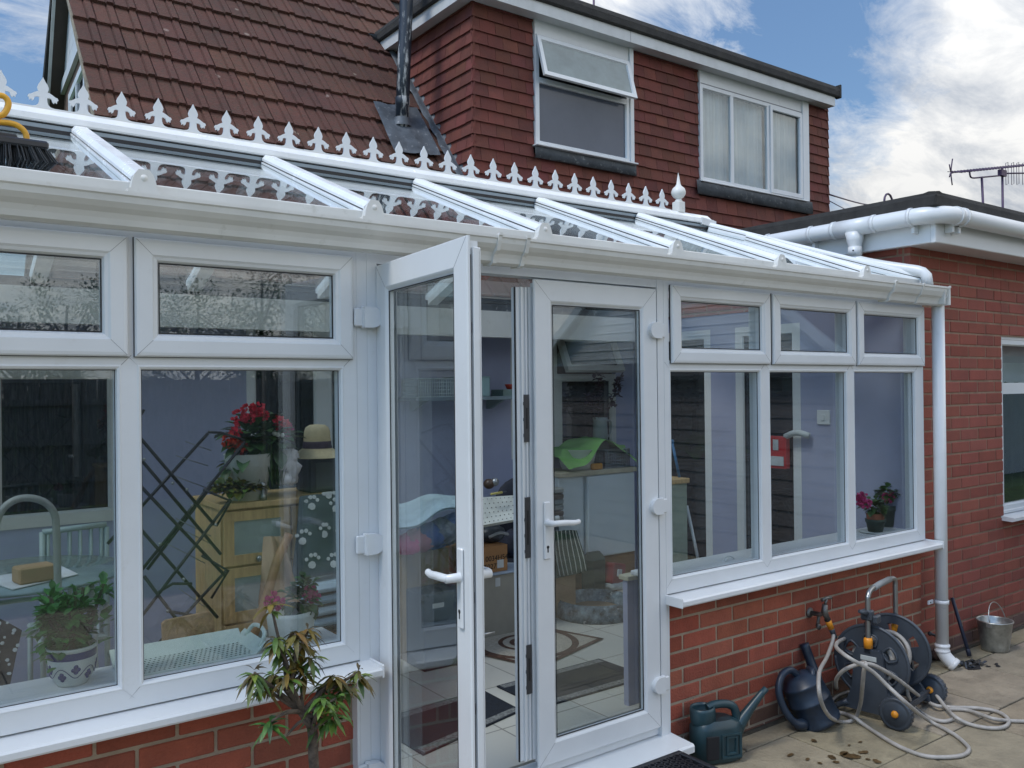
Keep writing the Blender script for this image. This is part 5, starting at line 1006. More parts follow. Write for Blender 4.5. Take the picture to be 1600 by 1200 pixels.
# clothes airer
AI = thing('clothes_airer', 'folded black concertina clothes airer behind the second window', 'clothes airer', (0.80, 0.45, FL)); YA = 0.45
AB = mat('airer_black', (0.02, 0.02, 0.022), 0.4)
def ap(u, v, dy=0.0): return pY(u, v, YA+dy)
L1 = [((190, 650), (335, 820)), ((190, 682), (345, 866)), ((188, 790), (340, 965)), ((192, 730), (352, 900)), ((325, 677), (168, 850)), ((383, 690), (210, 905)), ((360, 780), (205, 985)), ((355, 890), (215, 1040)), ((330, 760), (230, 890)), ((225, 900), (300, 1000))]
b = MB(); b.use(AB)
for i, (q0, q1) in enumerate(L1): b.tube([ap(*q0, 0.02*(i % 3)), ap(*q1, 0.02*(i % 3))], 0.0056, 6)
for P in ([(318, 765), (361, 783), (338, 822)], [(315, 868), (357, 892), (330, 935)], [(325, 675), (345, 676), (383, 688)], [(248, 925), (270, 912), (300, 912)], [(262, 955), (312, 963)], [(225, 640), (190, 700)]): b.tube([ap(*q) for q in P], 0.0048, 6)
b.build('frame', None, AI)
b = MB(); b.use(STEEL)
for q0, q1 in (((290, 690), (330, 704)), ((275, 712), (325, 728)), ((262, 740), (330, 765)), ((275, 810), (330, 838)), ((262, 850), (320, 880)), ((290, 830), (330, 850)), ((280, 920), (320, 948))): b.tube([ap(*q0), ap(*q1, .05)], 0.0016, 4)
for u, v in ((270, 755), (292, 765), (225, 718), (300, 790), (337, 820), (250, 850), (287, 905), (262, 955)): b.ball(ap(u, v, -.006), 0.006, seg=6)
b.build('rod', None, AI)
# tray and chopping board
TR = thing('tray', 'pale mint perforated plastic tray with loop handle lying on the window sill', 'tray', (0.83, 0.19, SI)); MINT = mat('mint_plastic', (0.60, 0.69, 0.64), 0.4, var=0.04)
b = MB(); b.use(MINT); ty0, ty1 = 0.085, 0.25; b.box(0.56, ty0, SI+0.001, 0.945, ty1, SI+0.006); b.prism([(ty1, 0.006), (ty1, 0.001), (ty1+0.045, 0.034), (ty1+0.045, 0.039)], (0.56, 0, SI), (0, 1, 0), (0, 0, 1), (0.40, 0, 0)); b.prism([(0.945, 0.006), (0.945, 0.001), (0.985, 0.03), (0.98, 0.036)], (0, ty0, SI), (1, 0, 0), (0, 0, 1), (0, ty1-ty0+0.04, 0))
b.tube(spl([(0.965, ty0+0.02, SI+0.02), (0.985, ty0+0.03, SI+0.055), (0.99, ty0+0.085, SI+0.066), (0.985, ty0+0.14, SI+0.058), (0.97, ty0+0.16, SI+0.025)], 5), 0.007, 8); b.use(mat('tray_hole', (0.10, 0.14, 0.13), 0.8))
for i in range(26):
    for j in range(8): b.quad(*[(0.575+i*0.0142+(0.007 if j % 2 else 0)+dx, ty0+0.018+j*0.019+dy, SI+0.0068) for dx, dy in ((0, -.005), (.0042, 0), (0, .005), (-.0042, 0))])
b.build('tray_body', None, TR)
b = MB(); b.use(mat('board_wood', (0.42, 0.26, 0.13), 0.6, var=0.15, nscale=5, stretch=(10, 2, 10))); l0, l1 = pY(256, 1018, .30), pY(335, 1005, .30); ch = 0.105
b.prism([(0, 0), (0.165, 0), (0.165, ch-0.02), (0.15, ch), (0.012, ch-0.006), (0, ch-0.015)], (l0.x, 0.305, l0.z-0.005), (1, 0, 0), (0, 0.12, 0.99), (0, 0.016, 0)); tag(b.build('chopping_board', None, None, loc=(l0.x, 0.31, l0.z)), 'small wooden chopping board standing upright behind the mint tray', 'chopping board')
# cabinet
CX0, CX1, CY0, CY1, CZ = 1.125, 1.72, 0.98, 1.36, 1.135
CB = thing('cabinet', 'light wood cabinet with frosted glass drawer fronts behind the second window', 'cabinet', (1.42, 1.17, FL)); FRO = mat('frosted_glass', (0.30, 0.36, 0.35), 0.25)
b = MB(); b.use(WOODP); b.box(CX0, CY0+0.02, FL, CX1, CY1, CZ-0.025); b.box(CX0-0.012, CY0-0.012, CZ-0.025, CX1+0.012, CY1, CZ, 0.003); b.build('carcass', None, CB)
for k in range(4):
    z1 = CZ-0.035-k*0.235; z0 = z1-0.225
    for a, c in ((CX0+0.008, 1.418), (1.426, CX1-0.008)):
        b = MB(); b.use(WOODP); b.ring(a, c, z0, z1, [(0, CY0+0.019), (0, CY0), (0.042, CY0), (0.042, CY0+0.014)]); d_ = b.build('drawer', None, CB); g_ = MB(); g_.use(FRO); g_.box(a+0.042, CY0+0.008, z0+0.042, c-0.042, CY0+0.016, z1-0.042); g_.build('panel', None, d_); g_ = MB(); g_.use(STEEL); g_.ball(((a+c)/2, CY0-0.012, z0+0.02), 0.014, seg=10); g_.build('knob', None, d_)
# begonia
p = pY(388, 745, 1.08); BG = thing('potted_begonia', 'red begonia in a white ribbed pot on top of the wooden cabinet', 'potted plant', (p.x, 1.08, CZ)); q = lambda u, v, y=1.08: pY(u, v, y)
h = q(395, 708).z-CZ; b = MB(); b.use(WPOT); b.lathe([(0.0, 0.0), (0.075, 0.0), (0.095, h*0.72), (0.098, h*0.73), (0.100, h*0.98), (0.104, h), (0.092, h), (0.09, h-0.02), (0, h-0.025)], (p.x, 1.08, CZ), 28); b.build('pot', None, BG)
b = MB(); b.use(LEAFG); c = q(400, 690); leafclump(b, c, 0.11, 130, 0.085, 0.06, GRN, 0.3, 0.6); leafclump(b, q(425, 690), 0.09, 60, 0.075, 0.05, [(0.6, 0.8, 0.8)], 0.2, 0.7); leafclump(b, q(365, 725), 0.05, 25, 0.06, 0.04, GRN, 0, .7); b.build('foliage', None, BG)
b = MB()
for u, v, r_, m_ in ((375, 652, .030, RED), (390, 645, .038, RED), (402, 640, .03, RED), (440, 664, .028, RED), (448, 672, .025, PINK), (436, 659, .02, RED), (360, 688, .03, REDO), (375, 697, .03, REDO), (368, 677, .02, RED), (413, 649, .010, RED)): flowerball(b, q(u, v, 1.02), r_*0.82, 30, m_)
b.use(WPOT)
for u, v in ((429, 677), (434, 679), (441, 680)): b.ball(q(u, v, .98), 0.011, seg=8)
b.build('blossom', None, BG)
b = MB(); b.use(LEAFG); OLV = [(4.0, 1.5, 0.7), (3.2, 1.5, .8), (1.6, 1.2, .8)]
for u in (345, 362, 380, 398): leafclump(b, pY(u, 764, 1.0), 0.032, 50, 0.04, 0.03, OLV, 0.4, .5)
tag(b.build('dried_plant', None, None, loc=(pY(372, 757, 1.01).x, 1.01, CZ)), 'low olive brown leafy plants along the cabinet top before the begonia pot', 'plant')
b = MB(); b.use(STEEL); c = pY(411, 762, 0.995); b.lathe([(0, 0), (0.016, 0), (0.014, 0.02), (0.009, 0.03), (0.012, 0.06), (0.01, 0.075), (0, 0.078)], (c.x, 0.995, CZ), 12); tag(b.build('spray_bottle', None, None, loc=(c.x, .995, CZ)), 'tiny pale bottle standing at the front edge of the cabinet', 'bottle')
b = MB(); b.use(LEAFG)
for i in range(46):
    a = pY(428, 765, 1.03); b.c = (0.8, 0.9, 0.6); b.leaf(a+Vector((RN.uniform(-.03, .03), RN.uniform(-.02, .02), 0)), (RN.uniform(-.25, .35), RN.uniform(-.2, .2), 1), RN.uniform(0.16, 0.27), 0.008, 0.05)
tag(b.build('grassy_plant', None, None, loc=(pY(428, 765, 1.03).x, 1.03, CZ)), 'tall thin grassy plant with small white flowers right of the begonia', 'plant')
# hat on a radio, crumpled bag
p = pY(499, 760, 1.12); hz = pY(499, 712, 1.12).z
RD = thing('radio', 'dark boxy radio on the cabinet with the straw hat on it', 'radio', (p.x, 1.15, CZ)); b = MB(); b.use(BLKPL); x0, x1 = pY(478, 740, 1.12).x, pY(548, 740, 1.12).x; b.box(x0, 1.08, CZ, x1, 1.24, hz-0.006, 0.008); b.use(mat('radio_front', (0.08, 0.10, 0.10), 0.4)); b.box(x0+0.03, 1.076, CZ+0.015, x0+0.11, 1.0805, hz-0.03); b.use(STEEL)
for k in range(5): b.box(x0+0.13, 1.0755, CZ+0.02+k*0.012, x1-0.02, 1.0805, CZ+0.024+k*0.012)
b.build('case', None, RD)
HT = thing('straw_hat', 'cream straw sun hat with a dark ribbon on top of the radio', 'hat', (p.x, 1.14, hz)); STR = mat('straw', (0.55, 0.46, 0.27), 0.8, var=0.08, nscale=60, bump=0.4, bscale=300)
b = MB(); b.use(STR); b.lathe([(0.128, -0.008), (0.115, 0.004), (0.088, 0.018), (0.067, 0.032), (0.063, 0.047), (0.061, 0.080), (0.059, 0.108), (0.051, 0.128), (0.034, 0.139), (0.0, 0.142)], (0, 0, 0.002), 36); b.build('crown', None, HT, False); b = MB(); b.use(mat('ribbon', (0.035, 0.018, 0.035), 0.6)); b.lathe([(0.0685, 0.033), (0.0648, 0.047), (0.0634, 0.064), (0.0615, 0.065)], (0, 0, 0.002), 36); b.build('hat_band', None, HT, False)
b = MB(); b.use(mat('white_plastic_bag', (0.62, 0.62, 0.66), 0.5)); c = pY(450, 722, 1.05); [b.ball(c+Vector((RN.uniform(-.03, .03), RN.uniform(-.02, .02), RN.uniform(-.08, .03))), RN.uniform(.025, .042), 1, .8, RN.uniform(.7, 1.2), 14, 0.3) for _ in range(12)]; tag(b.build('crumpled_bag', None, None, loc=(c.x, 1.05, CZ)), 'crumpled white plastic bag on the cabinet beside the straw hat', 'bag')
# paw print blanket over a chair, cushions, wicker
def drape(name, pts4, m, label, cat, nx=18, ny=16, amp=0.012, th=0.01, extra=None):
    a, c, d, e = [Vector(q) for q in pts4]; b = MB(); b.use(m); vs = []; nrm = (c-a).cross(e-a).normalized(); ph = RN.random()*6
    for i in range(nx+1):
        for j in range(ny+1):
            s_, t_ = i/nx, j/ny; p = (a*(1-s_)+c*s_)*(1-t_)+(e*(1-s_)+d*s_)*t_; vs.append(p+nrm*(amp*math.sin(s_*9+ph+2*t_)+amp*0.6*math.sin(s_*4-t_*5+ph)))
    n = len(vs); w = ny+1; fs = [(i*w+j, (i+1)*w+j, (i+1)*w+j+1, i*w+j+1) for i in range(nx) for j in range(ny)]; b.add(vs+[v-nrm*th for v in vs], fs+[tuple(n+k for k in reversed(f)) for f in fs], True)
    if extra: extra(b, lambda s_, t_: (a*(1-s_)+c*s_)*(1-t_)+(e*(1-s_)+d*s_)*t_+nrm*(amp*math.sin(s_*9+ph+2*t_)+amp*0.6*math.sin(s_*4-t_*5+ph)+0.003), nrm)
    return tag(b.build(name, None, None, loc=a), label, cat)
PAW = mat('paw_white', (0.55, 0.58, 0.58), 0.8)
def paws(b, f, n):
    b.use(PAW)
    for s_, t_ in ((.2, .85), (.7, .8), (.1, .45), (.5, .5), (.85, .45), (.3, .15), (.7, .12), (.55, .98), (.95, .15)):
        for ds, dt, k in ((0, 0, .019), (-.10, .075, .010), (-.035, .115, .011), (.035, .115, .011), (.10, .075, .010)):
            c = f(min(max(s_+ds, 0), 1), min(max(t_+dt, 0), 1)); R3 = n.to_track_quat('Z', 'Y').to_matrix(); b.lathe([(k*0.85, 0.002), (0.0, 0.0035)], c, 8, R3); b.lathe([(k*0.85, -0.006), (0.0, -0.0045)], c, 8, R3)
q = lambda u, v, y: pY(u, v, y)
drape('paw_blanket', [q(458, 908, .80), q(548, 892, .80), q(548, 768, .90), q(470, 775, .90)], mat('grey_fleece', (0.085, 0.11, 0.125), 0.95, var=0.1), 'grey fleece blanket with white paw prints hanging behind the second window', 'blanket', extra=paws)
for k in range(4):
    b = MB(); b.use(mat('pale_blue_cushion' if k % 2 == 0 else 'blue_grey_cushion', (0.36, 0.47, 0.55) if k % 2 == 0 else (0.2, 0.3, 0.38), 0.9)); c = q(520, 912+k*17, 0.80); b.obox((c.x, 0.86, c.z), (0.30, 0.26, 0.034), (0, 0, 0.1), 0.014); b.use(DARK); b.obox((c.x, 0.865, c.z-0.021), (0.28, 0.25, 0.006), (0, 0, 0.1))
    tag(b.build('seat_cushion', None, None, loc=(c.x, 0.86, c.z)), ['topmost pale blue seat cushion of the pile under the paw print blanket', 'second seat cushion down, blue grey, under the paw print blanket', 'third seat cushion down, pale blue, in the pile by the window post', 'lowest blue grey seat cushion of the pile, resting on the wicker basket'][k], 'cushion', 'stacked seat cushions')
c = q(522, 1000, 0.78); WI = mat('wicker', (0.42, 0.24, 0.11), 0.7, var=0.35, nscale=50, stretch=(1, 1, 3)); b = MB(); b.use(WI); zt = q(522, 978, .80).z-0.004; b.box(c.x-0.16, 0.75, FL, c.x+0.16, 1.0, zt-0.03, 0.01); b.tube([(c.x-0.16, 0.75, zt-0.02), (c.x+0.16, 0.75, zt-0.02), (c.x+0.16, 1.0, zt-0.02), (c.x-0.16, 1.0, zt-0.02), (c.x-0.16, 0.75, zt-0.02)], 0.012, 8)
for k in range(16):
    for j in range(9): b.obox((c.x-0.15+k*0.02, 0.749, zt-0.06-j*0.022), (0.017, 0.006, 0.012), (0, 0, 0.2 if (k+j) % 2 else -0.2), 0.002)
tag(b.build('wicker_basket', None, None, loc=(c.x, 0.87, FL)), 'brown wicker basket under the pile of blue cushions', 'basket')
b = MB(); b.use(mat('cane', (0.36, 0.20, 0.09), 0.5, var=0.2, nscale=8)); b.tube(spl([q(385, 1015, .42), q(412, 950, .45), q(432, 880, .48), q(452, 835, .50)], 4), [0.019]*6+[0.017]*7, 10); tag(b.build('wooden_pole', None, None, loc=q(385, 1015, .42)), 'smooth brown wooden pole leaning diagonally behind the second window', 'pole')
b = MB(); b.use(mat('beige_cloth', (0.42, 0.30, 0.20), 0.9)); drape('hanging_cloth', [q(405, 945, .62), q(470, 940, .60), q(440, 838, .66), q(415, 838, .66)], MATS['beige_cloth'], 'beige cloth hanging behind the brown pole and the pink geranium', 'cloth', amp=0.02)
# planter with pink geranium on the sill
c = pY(455, 1000, 0.18); GP_ = thing('potted_geranium', 'pink geranium in a round white planter at the right end of the left sill', 'potted plant', (c.x, 0.18, SI)); b = MB(); b.use(WPOT); b.lathe([(0, 0), (0.062, 0), (0.072, 0.02), (0.080, 0.085), (0.079, 0.10), (0.073, 0.10), (0.072, 0.08), (0, 0.075)], (0, 0, 0), 28); b.build('pot', None, GP_, False)
b = MB(); b.use(LEAFG); leafclump(b, (c.x+0.03, 0.18, SI+0.13), 0.05, 70, 0.04, 0.036, [(.6, .9, .7), (.8, 1.1, .8)], 0.3, .8); leafclump(b, (c.x+0.055, 0.18, SI+0.17), 0.03, 26, 0.034, 0.03, [(.6, .9, .7)], 0.3, .8); b.build('foliage', None, GP_)
b = MB(); flowerball(b, pY(429, 938, .16), 0.020, 34, PINK); flowerball(b, pY(483, 925, .16), 0.013, 20, PINK); flowerball(b, pY(490, 931, .16), 0.010, 14, PINK); b.build('blossom', None, GP_)
# bistro table, plate, parcel, hoop, reflected dress stand-in
TB = thing('garden_table', 'round glass topped table behind the leftmost window', 'table', (0.33, 0.80, FL)); tz = pY(60, 910, 0.72).z; TXc = pY(40, 900, 0.85)
b = MB(); b.use(mat('table_glass', (0.22, 0.29, 0.31), 0.12)); b.lathe([(0, 0), (0.34, 0), (0.345, 0.006), (0.34, 0.012), (0, 0.012)], (TXc.x, 0.92, tz-0.012), 48); b.build('top', None, TB); b = MB(); b.use(mat('pale_metal', (0.42, 0.46, 0.46), 0.5))
for a in (0.7, 2.3, 3.9, 5.5): b.tube([(TXc.x+0.26*math.cos(a), 0.92+0.26*math.sin(a), tz-0.02), (TXc.x+0.30*math.cos(a), 0.92+0.30*math.sin(a), FL)], 0.014, 8)
b.tube([(TXc.x+0.27*math.cos(a), 0.92+0.27*math.sin(a), tz-0.15) for a in [rad(i*12) for i in range(31)]], 0.009, 6); b.build('legs', None, TB)
b = MB(); b.use(mat('paper', (0.62, 0.64, 0.66), 0.8)); q0 = [pZ(u, v, tz+0.003) for u, v in ((-30, 905), (95, 885), (122, 898), (20, 922))]; b.add(q0+[v+Vector((0, 0, .003)) for v in q0], [(0, 1, 2, 3), (4, 5, 6, 7), (0, 1, 5, 4), (1, 2, 6, 5), (2, 3, 7, 6), (3, 0, 4, 7)]); tag(b.build('paper_sheet', None, None, loc=q0[0]), 'white paper spread on the round table behind the leftmost window', 'paper')
c = pZ(53, 908, tz+0.006); b = MB(); b.use(CARD); b.obox((c.x, c.y, tz+0.034), (0.115, 0.075, 0.055), (0, 0, 0.2), 0.006); tag(b.build('parcel', None, None, loc=(c.x, c.y, tz)), 'small brown carton on the white paper on the round table', 'carton')
b = MB(); b.use(mat('hoop_metal', (0.34, 0.36, 0.34), 0.45)); YH = 0.55; b.tube(spl([pY(-12, 840, YH), pY(0, 802, YH), pY(20, 783, YH), pY(45, 778, YH), pY(70, 785, YH), pY(85, 803, YH), pY(88, 830, YH), pY(90, 900, YH), pY(93, 1000, YH)]+[Vector((pY(93, 1000, YH).x+0.01, YH, FL))], 5), 0.0115, 10); tag(b.build('tubular_frame', None, None, loc=(0.36, YH, FL)), 'arched grey tubular metal frame behind the leftmost window', 'frame')
a, c = pY(66, 832, 1.32), pY(166, 819, 1.32)
CH = thing('garden_chair', 'pale grey green slatted metal chair behind the round table', 'chair', ((a.x+c.x)/2, 1.45, FL)); PCH = mat('chair_metal', (0.30, 0.38, 0.38), 0.5)
b = MB(); b.use(PCH); b.tube([a, c], 0.012, 8)
for i in range(6): e = a.lerp(c, (i+0.5)/6); b.tube([e, Vector((e.x, 1.33, FL+0.47))], 0.008, 6)
b.build('backrest', None, CH); b = MB(); b.use(PCH); b.box(a.x-0.01, 1.31, FL+0.44, c.x+0.01, 1.72, FL+0.465, 0.008); b.build('seat', None, CH)
for x_ in (a.x, c.x):
    for y_, z_ in ((1.32, a.z), (1.70, FL+0.44)): b = MB(); b.use(PCH); b.tube([(x_, y_, z_), (x_, y_, FL)], 0.011, 8); b.build('leg', None, CH)
FLO = mat('floral_black', (0.02, 0.018, 0.024), 0.9)
def dots(b, f, n):
    b.use(PAW)
    for i in range(70):
        c = f(RN.random(), RN.random()); R3 = n.to_track_quat('Z', 'Y').to_matrix(); k = RN.uniform(.004, .008); b.lathe([(k, 0.002), (0.0, 0.003)], c, 6, R3); b.lathe([(k, -0.006), (0.0, -0.005)], c, 6, R3)
drape('dress_standin', [q(-70, 1100, .42), q(10, 1090, .42), q(34, 985, .46), q(-70, 930, .5)], FLO, 'black flowered cloth standing in for a reflected person at the left edge of the leftmost window', 'cloth', extra=dots)  # added cloth stands in for a reflected person's flowered dress
# ------------- seen through the doorway
SHF = thing('wall_shelf', 'grey shelf on the lavender wall holding baskets', 'shelf', (3.15, 2.2, 1.53)); b = MB(); b.use(mat('shelf_grey', (0.20, 0.25, 0.27), 0.6)); b.box(2.66, 2.06, 1.525, 3.46, 2.298, 1.548); b.prism([(2.09, 1.525), (2.298, 1.525), (2.298, 1.46), (2.26, 1.46)], (2.75, 0, 0), (0, 1, 0), (0, 0, 1), (0.02, 0, 0)); b.prism([(2.09, 1.525), (2.298, 1.525), (2.298, 1.46), (2.26, 1.46)], (3.35, 0, 0), (0, 1, 0), (0, 0, 1), (0.02, 0, 0)); b.build('board', None, SHF)
BSK = mat('basket_white', (0.50, 0.56, 0.55), 0.5)
def basket(x0, x1, y0, y1, z, h, m, label, holes=True, cat='basket'):
    b = MB(); b.use(m); b.box(x0, y0, z, x1, y1, z+0.006)
    for (ax0, ay0, ax1, ay1) in ((x0, y0, x1, y0), (x0, y1, x1, y1), (x0, y0, x0, y1), (x1, y0, x1, y1)):
        L = max(abs(ax1-ax0), abs(ay1-ay0)); dx, dy = (1, 0) if ax1 != ax0 else (0, 1)
        if holes:
            n = int(L/0.017)
            for k in range(n+1): b.obox((ax0+dx*L*k/n, ay0+dy*L*k/n, z+h/2), (0.006, 0.006, h))
            m_ = max(3, int(h/0.022))
            for k in range(m_+1): b.obox(((ax0+ax1)/2, (ay0+ay1)/2, z+h*k/m_), (L*dx+0.0055, L*dy+0.0055, 0.0055))
        else: b.obox(((ax0+ax1)/2, (ay0+ay1)/2, z+h/2), (L*dx+0.008, L*dy+0.008, h), None, 0.003)
    b.tube([(x0, y0, z+h), (x1, y0, z+h), (x1, y1, z+h), (x0, y1, z+h), (x0, y0, z+h)], 0.006, 6); return tag(b.build('basket', None, None, loc=((x0+x1)/2, (y0+y1)/2, z)), label, cat)
basket(2.68, 2.97, 2.07, 2.27, 1.5485, 0.115, BSK, 'white lattice basket on the wall shelf behind the open door leaf')
basket(2.99, 3.22, 2.07, 2.27, 1.5485, 0.125, mat('basket_teal', (0.24, 0.36, 0.36), 0.5), 'solid teal basket on the wall shelf seen through the doorway', False)
b = MB(); b.use(REDO); c = pY(797, 604, 2.16); b.lathe([(0, 0), (0.03, 0), (0.046, 0.032), (0.040, 0.034), (0.0, 0.02)], (c.x+0.01, 2.16, c.z-0.018), 16); b.use(mat('shelf_box', (0.2, 0.27, 0.24), 0.5)); b.box(c.x-0.10, 2.10, 1.5485, c.x+0.12, 2.24, c.z-0.019); tag(b.build('orange_dish', None, None, loc=(c.x, 2.16, 1.549)), 'small orange dish on a green box at the right end of the shelf', 'dish')
# heap behind the doors: table edge, ironing board, bags, cartons
BX = pZ(757, 1000, FL); b = MB(); b.use(mat('grey_board', (0.36, 0.33, 0.27), 0.8, var=0.06)); zt = pY(790, 893, 1.60).z; b.box(BX.x-0.02, 1.60, FL, BX.x+0.50, 2.0, zt-0.012); b.use(mat('pale_blue_lid', (0.40, 0.47, 0.55), 0.6)); b.box(BX.x-0.03, 1.585, zt-0.0115, BX.x+0.51, 2.01, zt, 0.004); b.use(mat('label_white', (0.6, 0.6, 0.58), 0.7)); b.box(BX.x+0.09, 1.598, zt-0.08, BX.x+0.125, 1.601, zt-0.03); tag(b.build('storage_box', None, None, loc=(BX.x+.25, 1.8, FL)), 'large grey storage box with pale blue lid standing on the floor inside the doorway', 'storage box')
c0, c1 = pY(755, 888, 1.62), pY(793, 850, 1.62); cb_ = thing('carton', 'orange brown cardboard carton printed with numbers on the grey storage box', 'carton', (2.98, 1.70, zt))
b = MB(); b.use(mat('orange_card', (0.42, 0.21, 0.085), 0.85, var=0.08)); xr = c1.x; zc = c1.z; b.box(xr-0.30, 1.62, zt+0.0005, xr, 1.88, zc, 0.003); b.build('box', None, cb_)
INK = mat('black_ink', (0.02, 0.015, 0.012), 0.7)
def text(s_, size, loc, parent, name, m, rz=0.0, al='LEFT'):
    cu = bpy.data.curves.new(name, 'FONT'); cu.body = s_; cu.size = size; cu.extrude = 0.0004; cu.align_x = al; o = bpy.data.objects.new(name, cu); COL.objects.link(o); cu.materials.append(m)
    dg = bpy.context.evaluated_depsgraph_get(); me = bpy.data.meshes.new_from_object(o.evaluated_get(dg)); bpy.data.objects.remove(o); o = bpy.data.objects.new(name, me); COL.objects.link(o); o.parent = parent
    o.location = Vector(loc)-WL[parent.name]; o.rotation_euler = (rad(90), 0, rz); return o
tx = pY(759, 878, 1.619); text('0034H54', 0.044, (tx.x-0.002, 1.6185, tx.z), cb_, 'print', INK); tx = pY(756, 890, 1.619); text('T02724', 0.044, (tx.x-0.002, 1.6185, tx.z-0.004), cb_, 'print', INK)
b = MB(); b.use(MATS['label_white']); e = pY(778, 882, 1.617); b.box(e.x-0.005, 1.6165, e.z-0.022, e.x+0.042, 1.6192, e.z+0.026); b.build('label', None, cb_)
b = MB(); b.use(BLKPL); c = pY(768, 838, 1.72); b.ball((c.x, 1.72, zc+0.055), 0.085, 1.1, .8, .65, 18, 0.02); b.use(mat('strap_grey', (0.35, 0.37, 0.38), 0.6)); b.tube(spl([(c.x-0.07, 1.645, zc+0.05), (c.x, 1.635, zc+0.07), (c.x+0.08, 1.66, zc+0.05)], 4), 0.009, 6); tag(b.build('black_bag', None, None, loc=(c.x, 1.72, zc)), 'small black bag with grey strap on top of the numbered carton', 'bag')
IB = thing('ironing_board', 'pale spotted ironing board lying across the heap inside the doorway', 'ironing board', pY(790, 800, 1.55)); b = MB(); b.use(mat('spotted_cover', (0.62, 0.64, 0.58), 0.85)); a0, a1, a2, a3 = pY(735, 824, 1.5), pY(835, 806, 1.5), pY(835, 772, 1.62), pY(735, 778, 1.62); n_ = (a1-a0).cross(a3-a0).normalized()
b.add([a0, a1, a2, a3]+[v-n_*0.03 for v in (a0, a1, a2, a3)], [(0, 1, 2, 3), (7, 6, 5, 4), (0, 4, 5, 1), (1, 5, 6, 2), (2, 6, 7, 3), (3, 7, 4, 0)]); b.use(INK)
for i in range(14):
    for j in range(6):
        s_, t_ = (i+0.5*(j % 2)+.3)/15, (j+.5)/6; p = (a0*(1-s_)+a1*s_)*(1-t_)+(a3*(1-s_)+a2*s_)*t_
        for sg in (1,): b.lathe([(0.0032, 0.001), (0, 0.0014)], p+n_*0.0005, 6, n_.to_track_quat('Z', 'Y').to_matrix()); b.lathe([(0.0032, -0.0005), (0, -0.001)], p-n_*0.0005, 6, n_.to_track_quat('Z', 'Y').to_matrix())
b.build('cover', None, IB)
b = MB(); b.use(mat('pale_yellow', (0.5, 0.42, 0.12), 0.5)); c = pY(778, 771, 1.56); b.tube([c-Vector((.05, 0, .0)), c+Vector((.03, 0, .004))], 0.007, 8); b.use(BLKPL); b.tube([c+Vector((.03, 0, .004)), c+Vector((.06, 0, .008))], 0.003, 6); tag(b.build('screwdriver', None, None, loc=c), 'black and yellow hand tool lying on the spotted ironing board', 'tool')
b = MB(); b.use(mat('navy_chair', (0.012, 0.014, 0.025), 0.7)); c = pY(800, 770, 1.95); b.ball((c.x+0.05, 1.95, c.z-0.10), 0.20, 1, .25, 1.0, 24); b.box(c.x-0.14, 1.9, FL, c.x+0.24, 2.1, c.z-0.15, 0.02); tag(b.build('office_chair', None, None, loc=(c.x, 2.0, FL)), 'dark rounded chair back against the lavender wall behind the heap', 'chair')
b = MB(); b.use(mat('brown_toy', (0.07, 0.04, 0.025), 0.4)); c = pY(764, 756, 1.7); b.ball(c, 0.035, 1, 1, .9, 14); b.use(STEEL); b.ball(c+Vector((.03, -.02, .01)), 0.026, seg=10); tag(b.build('ornament', None, None, loc=c), 'small dark brown ornament with a shiny round front beside the dark chair', 'ornament')
b = MB(); b.use(mat('dark_clothes', (0.022, 0.026, 0.045), 0.9, var=0.3, nscale=12))
for u, v, r_ in ((805, 850, .12), (800, 885, .10), (818, 870, .12)): b.ball(pY(u, v, 1.85), r_, 1, .8, .8, 16, 0.08)
tag(b.build('clothes_pile', None, None, loc=pY(805, 870, 1.85)), 'dark heap of clothes between the numbered carton and the closed door', 'clothes')
drape('pale_sheet', [q(590, 845, 1.3), q(712, 790, 1.3), q(720, 765, 1.8), q(590, 790, 1.8)], mat('pale_blue_sheet', (0.48, 0.62, 0.68), 0.8), 'pale blue sheet spread over the heap behind the open door leaf', 'sheet', amp=0.02)
b = MB(); BAGM = mat('clear_bag', (0.20, 0.22, 0.27), 0.25, var=0.4, nscale=12); cA, cB = pY(640, 845, 1.42), pY(716, 818, 1.42)
for i, (s_, m_, r_) in enumerate(((0.0, PINK, .075), (0.22, mat('pink_cloth', (0.42, 0.17, 0.22), 0.7), .085), (0.45, mat('blue_cloth', (0.06, 0.11, 0.30), 0.7), .095), (0.7, BAGM, .10), (0.95, MATS['blue_cloth'], .10))): b.use(m_); b.ball(cA.lerp(cB, s_)+Vector((0, 0, -.015)), r_, 1.3, .8, .75, 18, 0.10)
tag(b.build('bag_of_clothes', None, None, loc=cA), 'clear bag stuffed with pink and blue clothes behind the open door leaf', 'bag')
b = MB(); b.use(mat('olive_card', (0.30, 0.22, 0.13), 0.85)); c = pY(640, 965, 1.5); xa, xb = pY(635, 900, 1.50).x, pY(702, 900, 1.50).x; zt2 = pY(660, 862, 1.5).z; b.box(xa, 1.50, FL, xb, 1.86, zt2, 0.004); tag(b.build('tall_carton', None, None, loc=((xa+xb)/2, 1.68, FL)), 'tall brown cardboard carton under the bag of clothes', 'carton')
b = MB(); b.use(mat('navy_crate', (0.045, 0.06, 0.085), 0.5)); xa, xb = pY(662, 950, 1.3).x, pY(730, 950, 1.3).x; z0, z1 = FL+0.001, pY(690, 925, 1.3).z; b.box(xa, 1.3, z0, xb, 1.49, z1, 0.006); b.use(MATS['label_white']); e = pY(685, 946, 1.298); b.box(e.x-0.035, 1.2975, e.z-0.012, e.x+0.035, 1.3005, e.z+0.012); tag(b.build('navy_crate', None, None, loc=((xa+xb)/2, 1.4, FL)), 'dark navy storage crate with a white label behind the open door handle', 'crate')
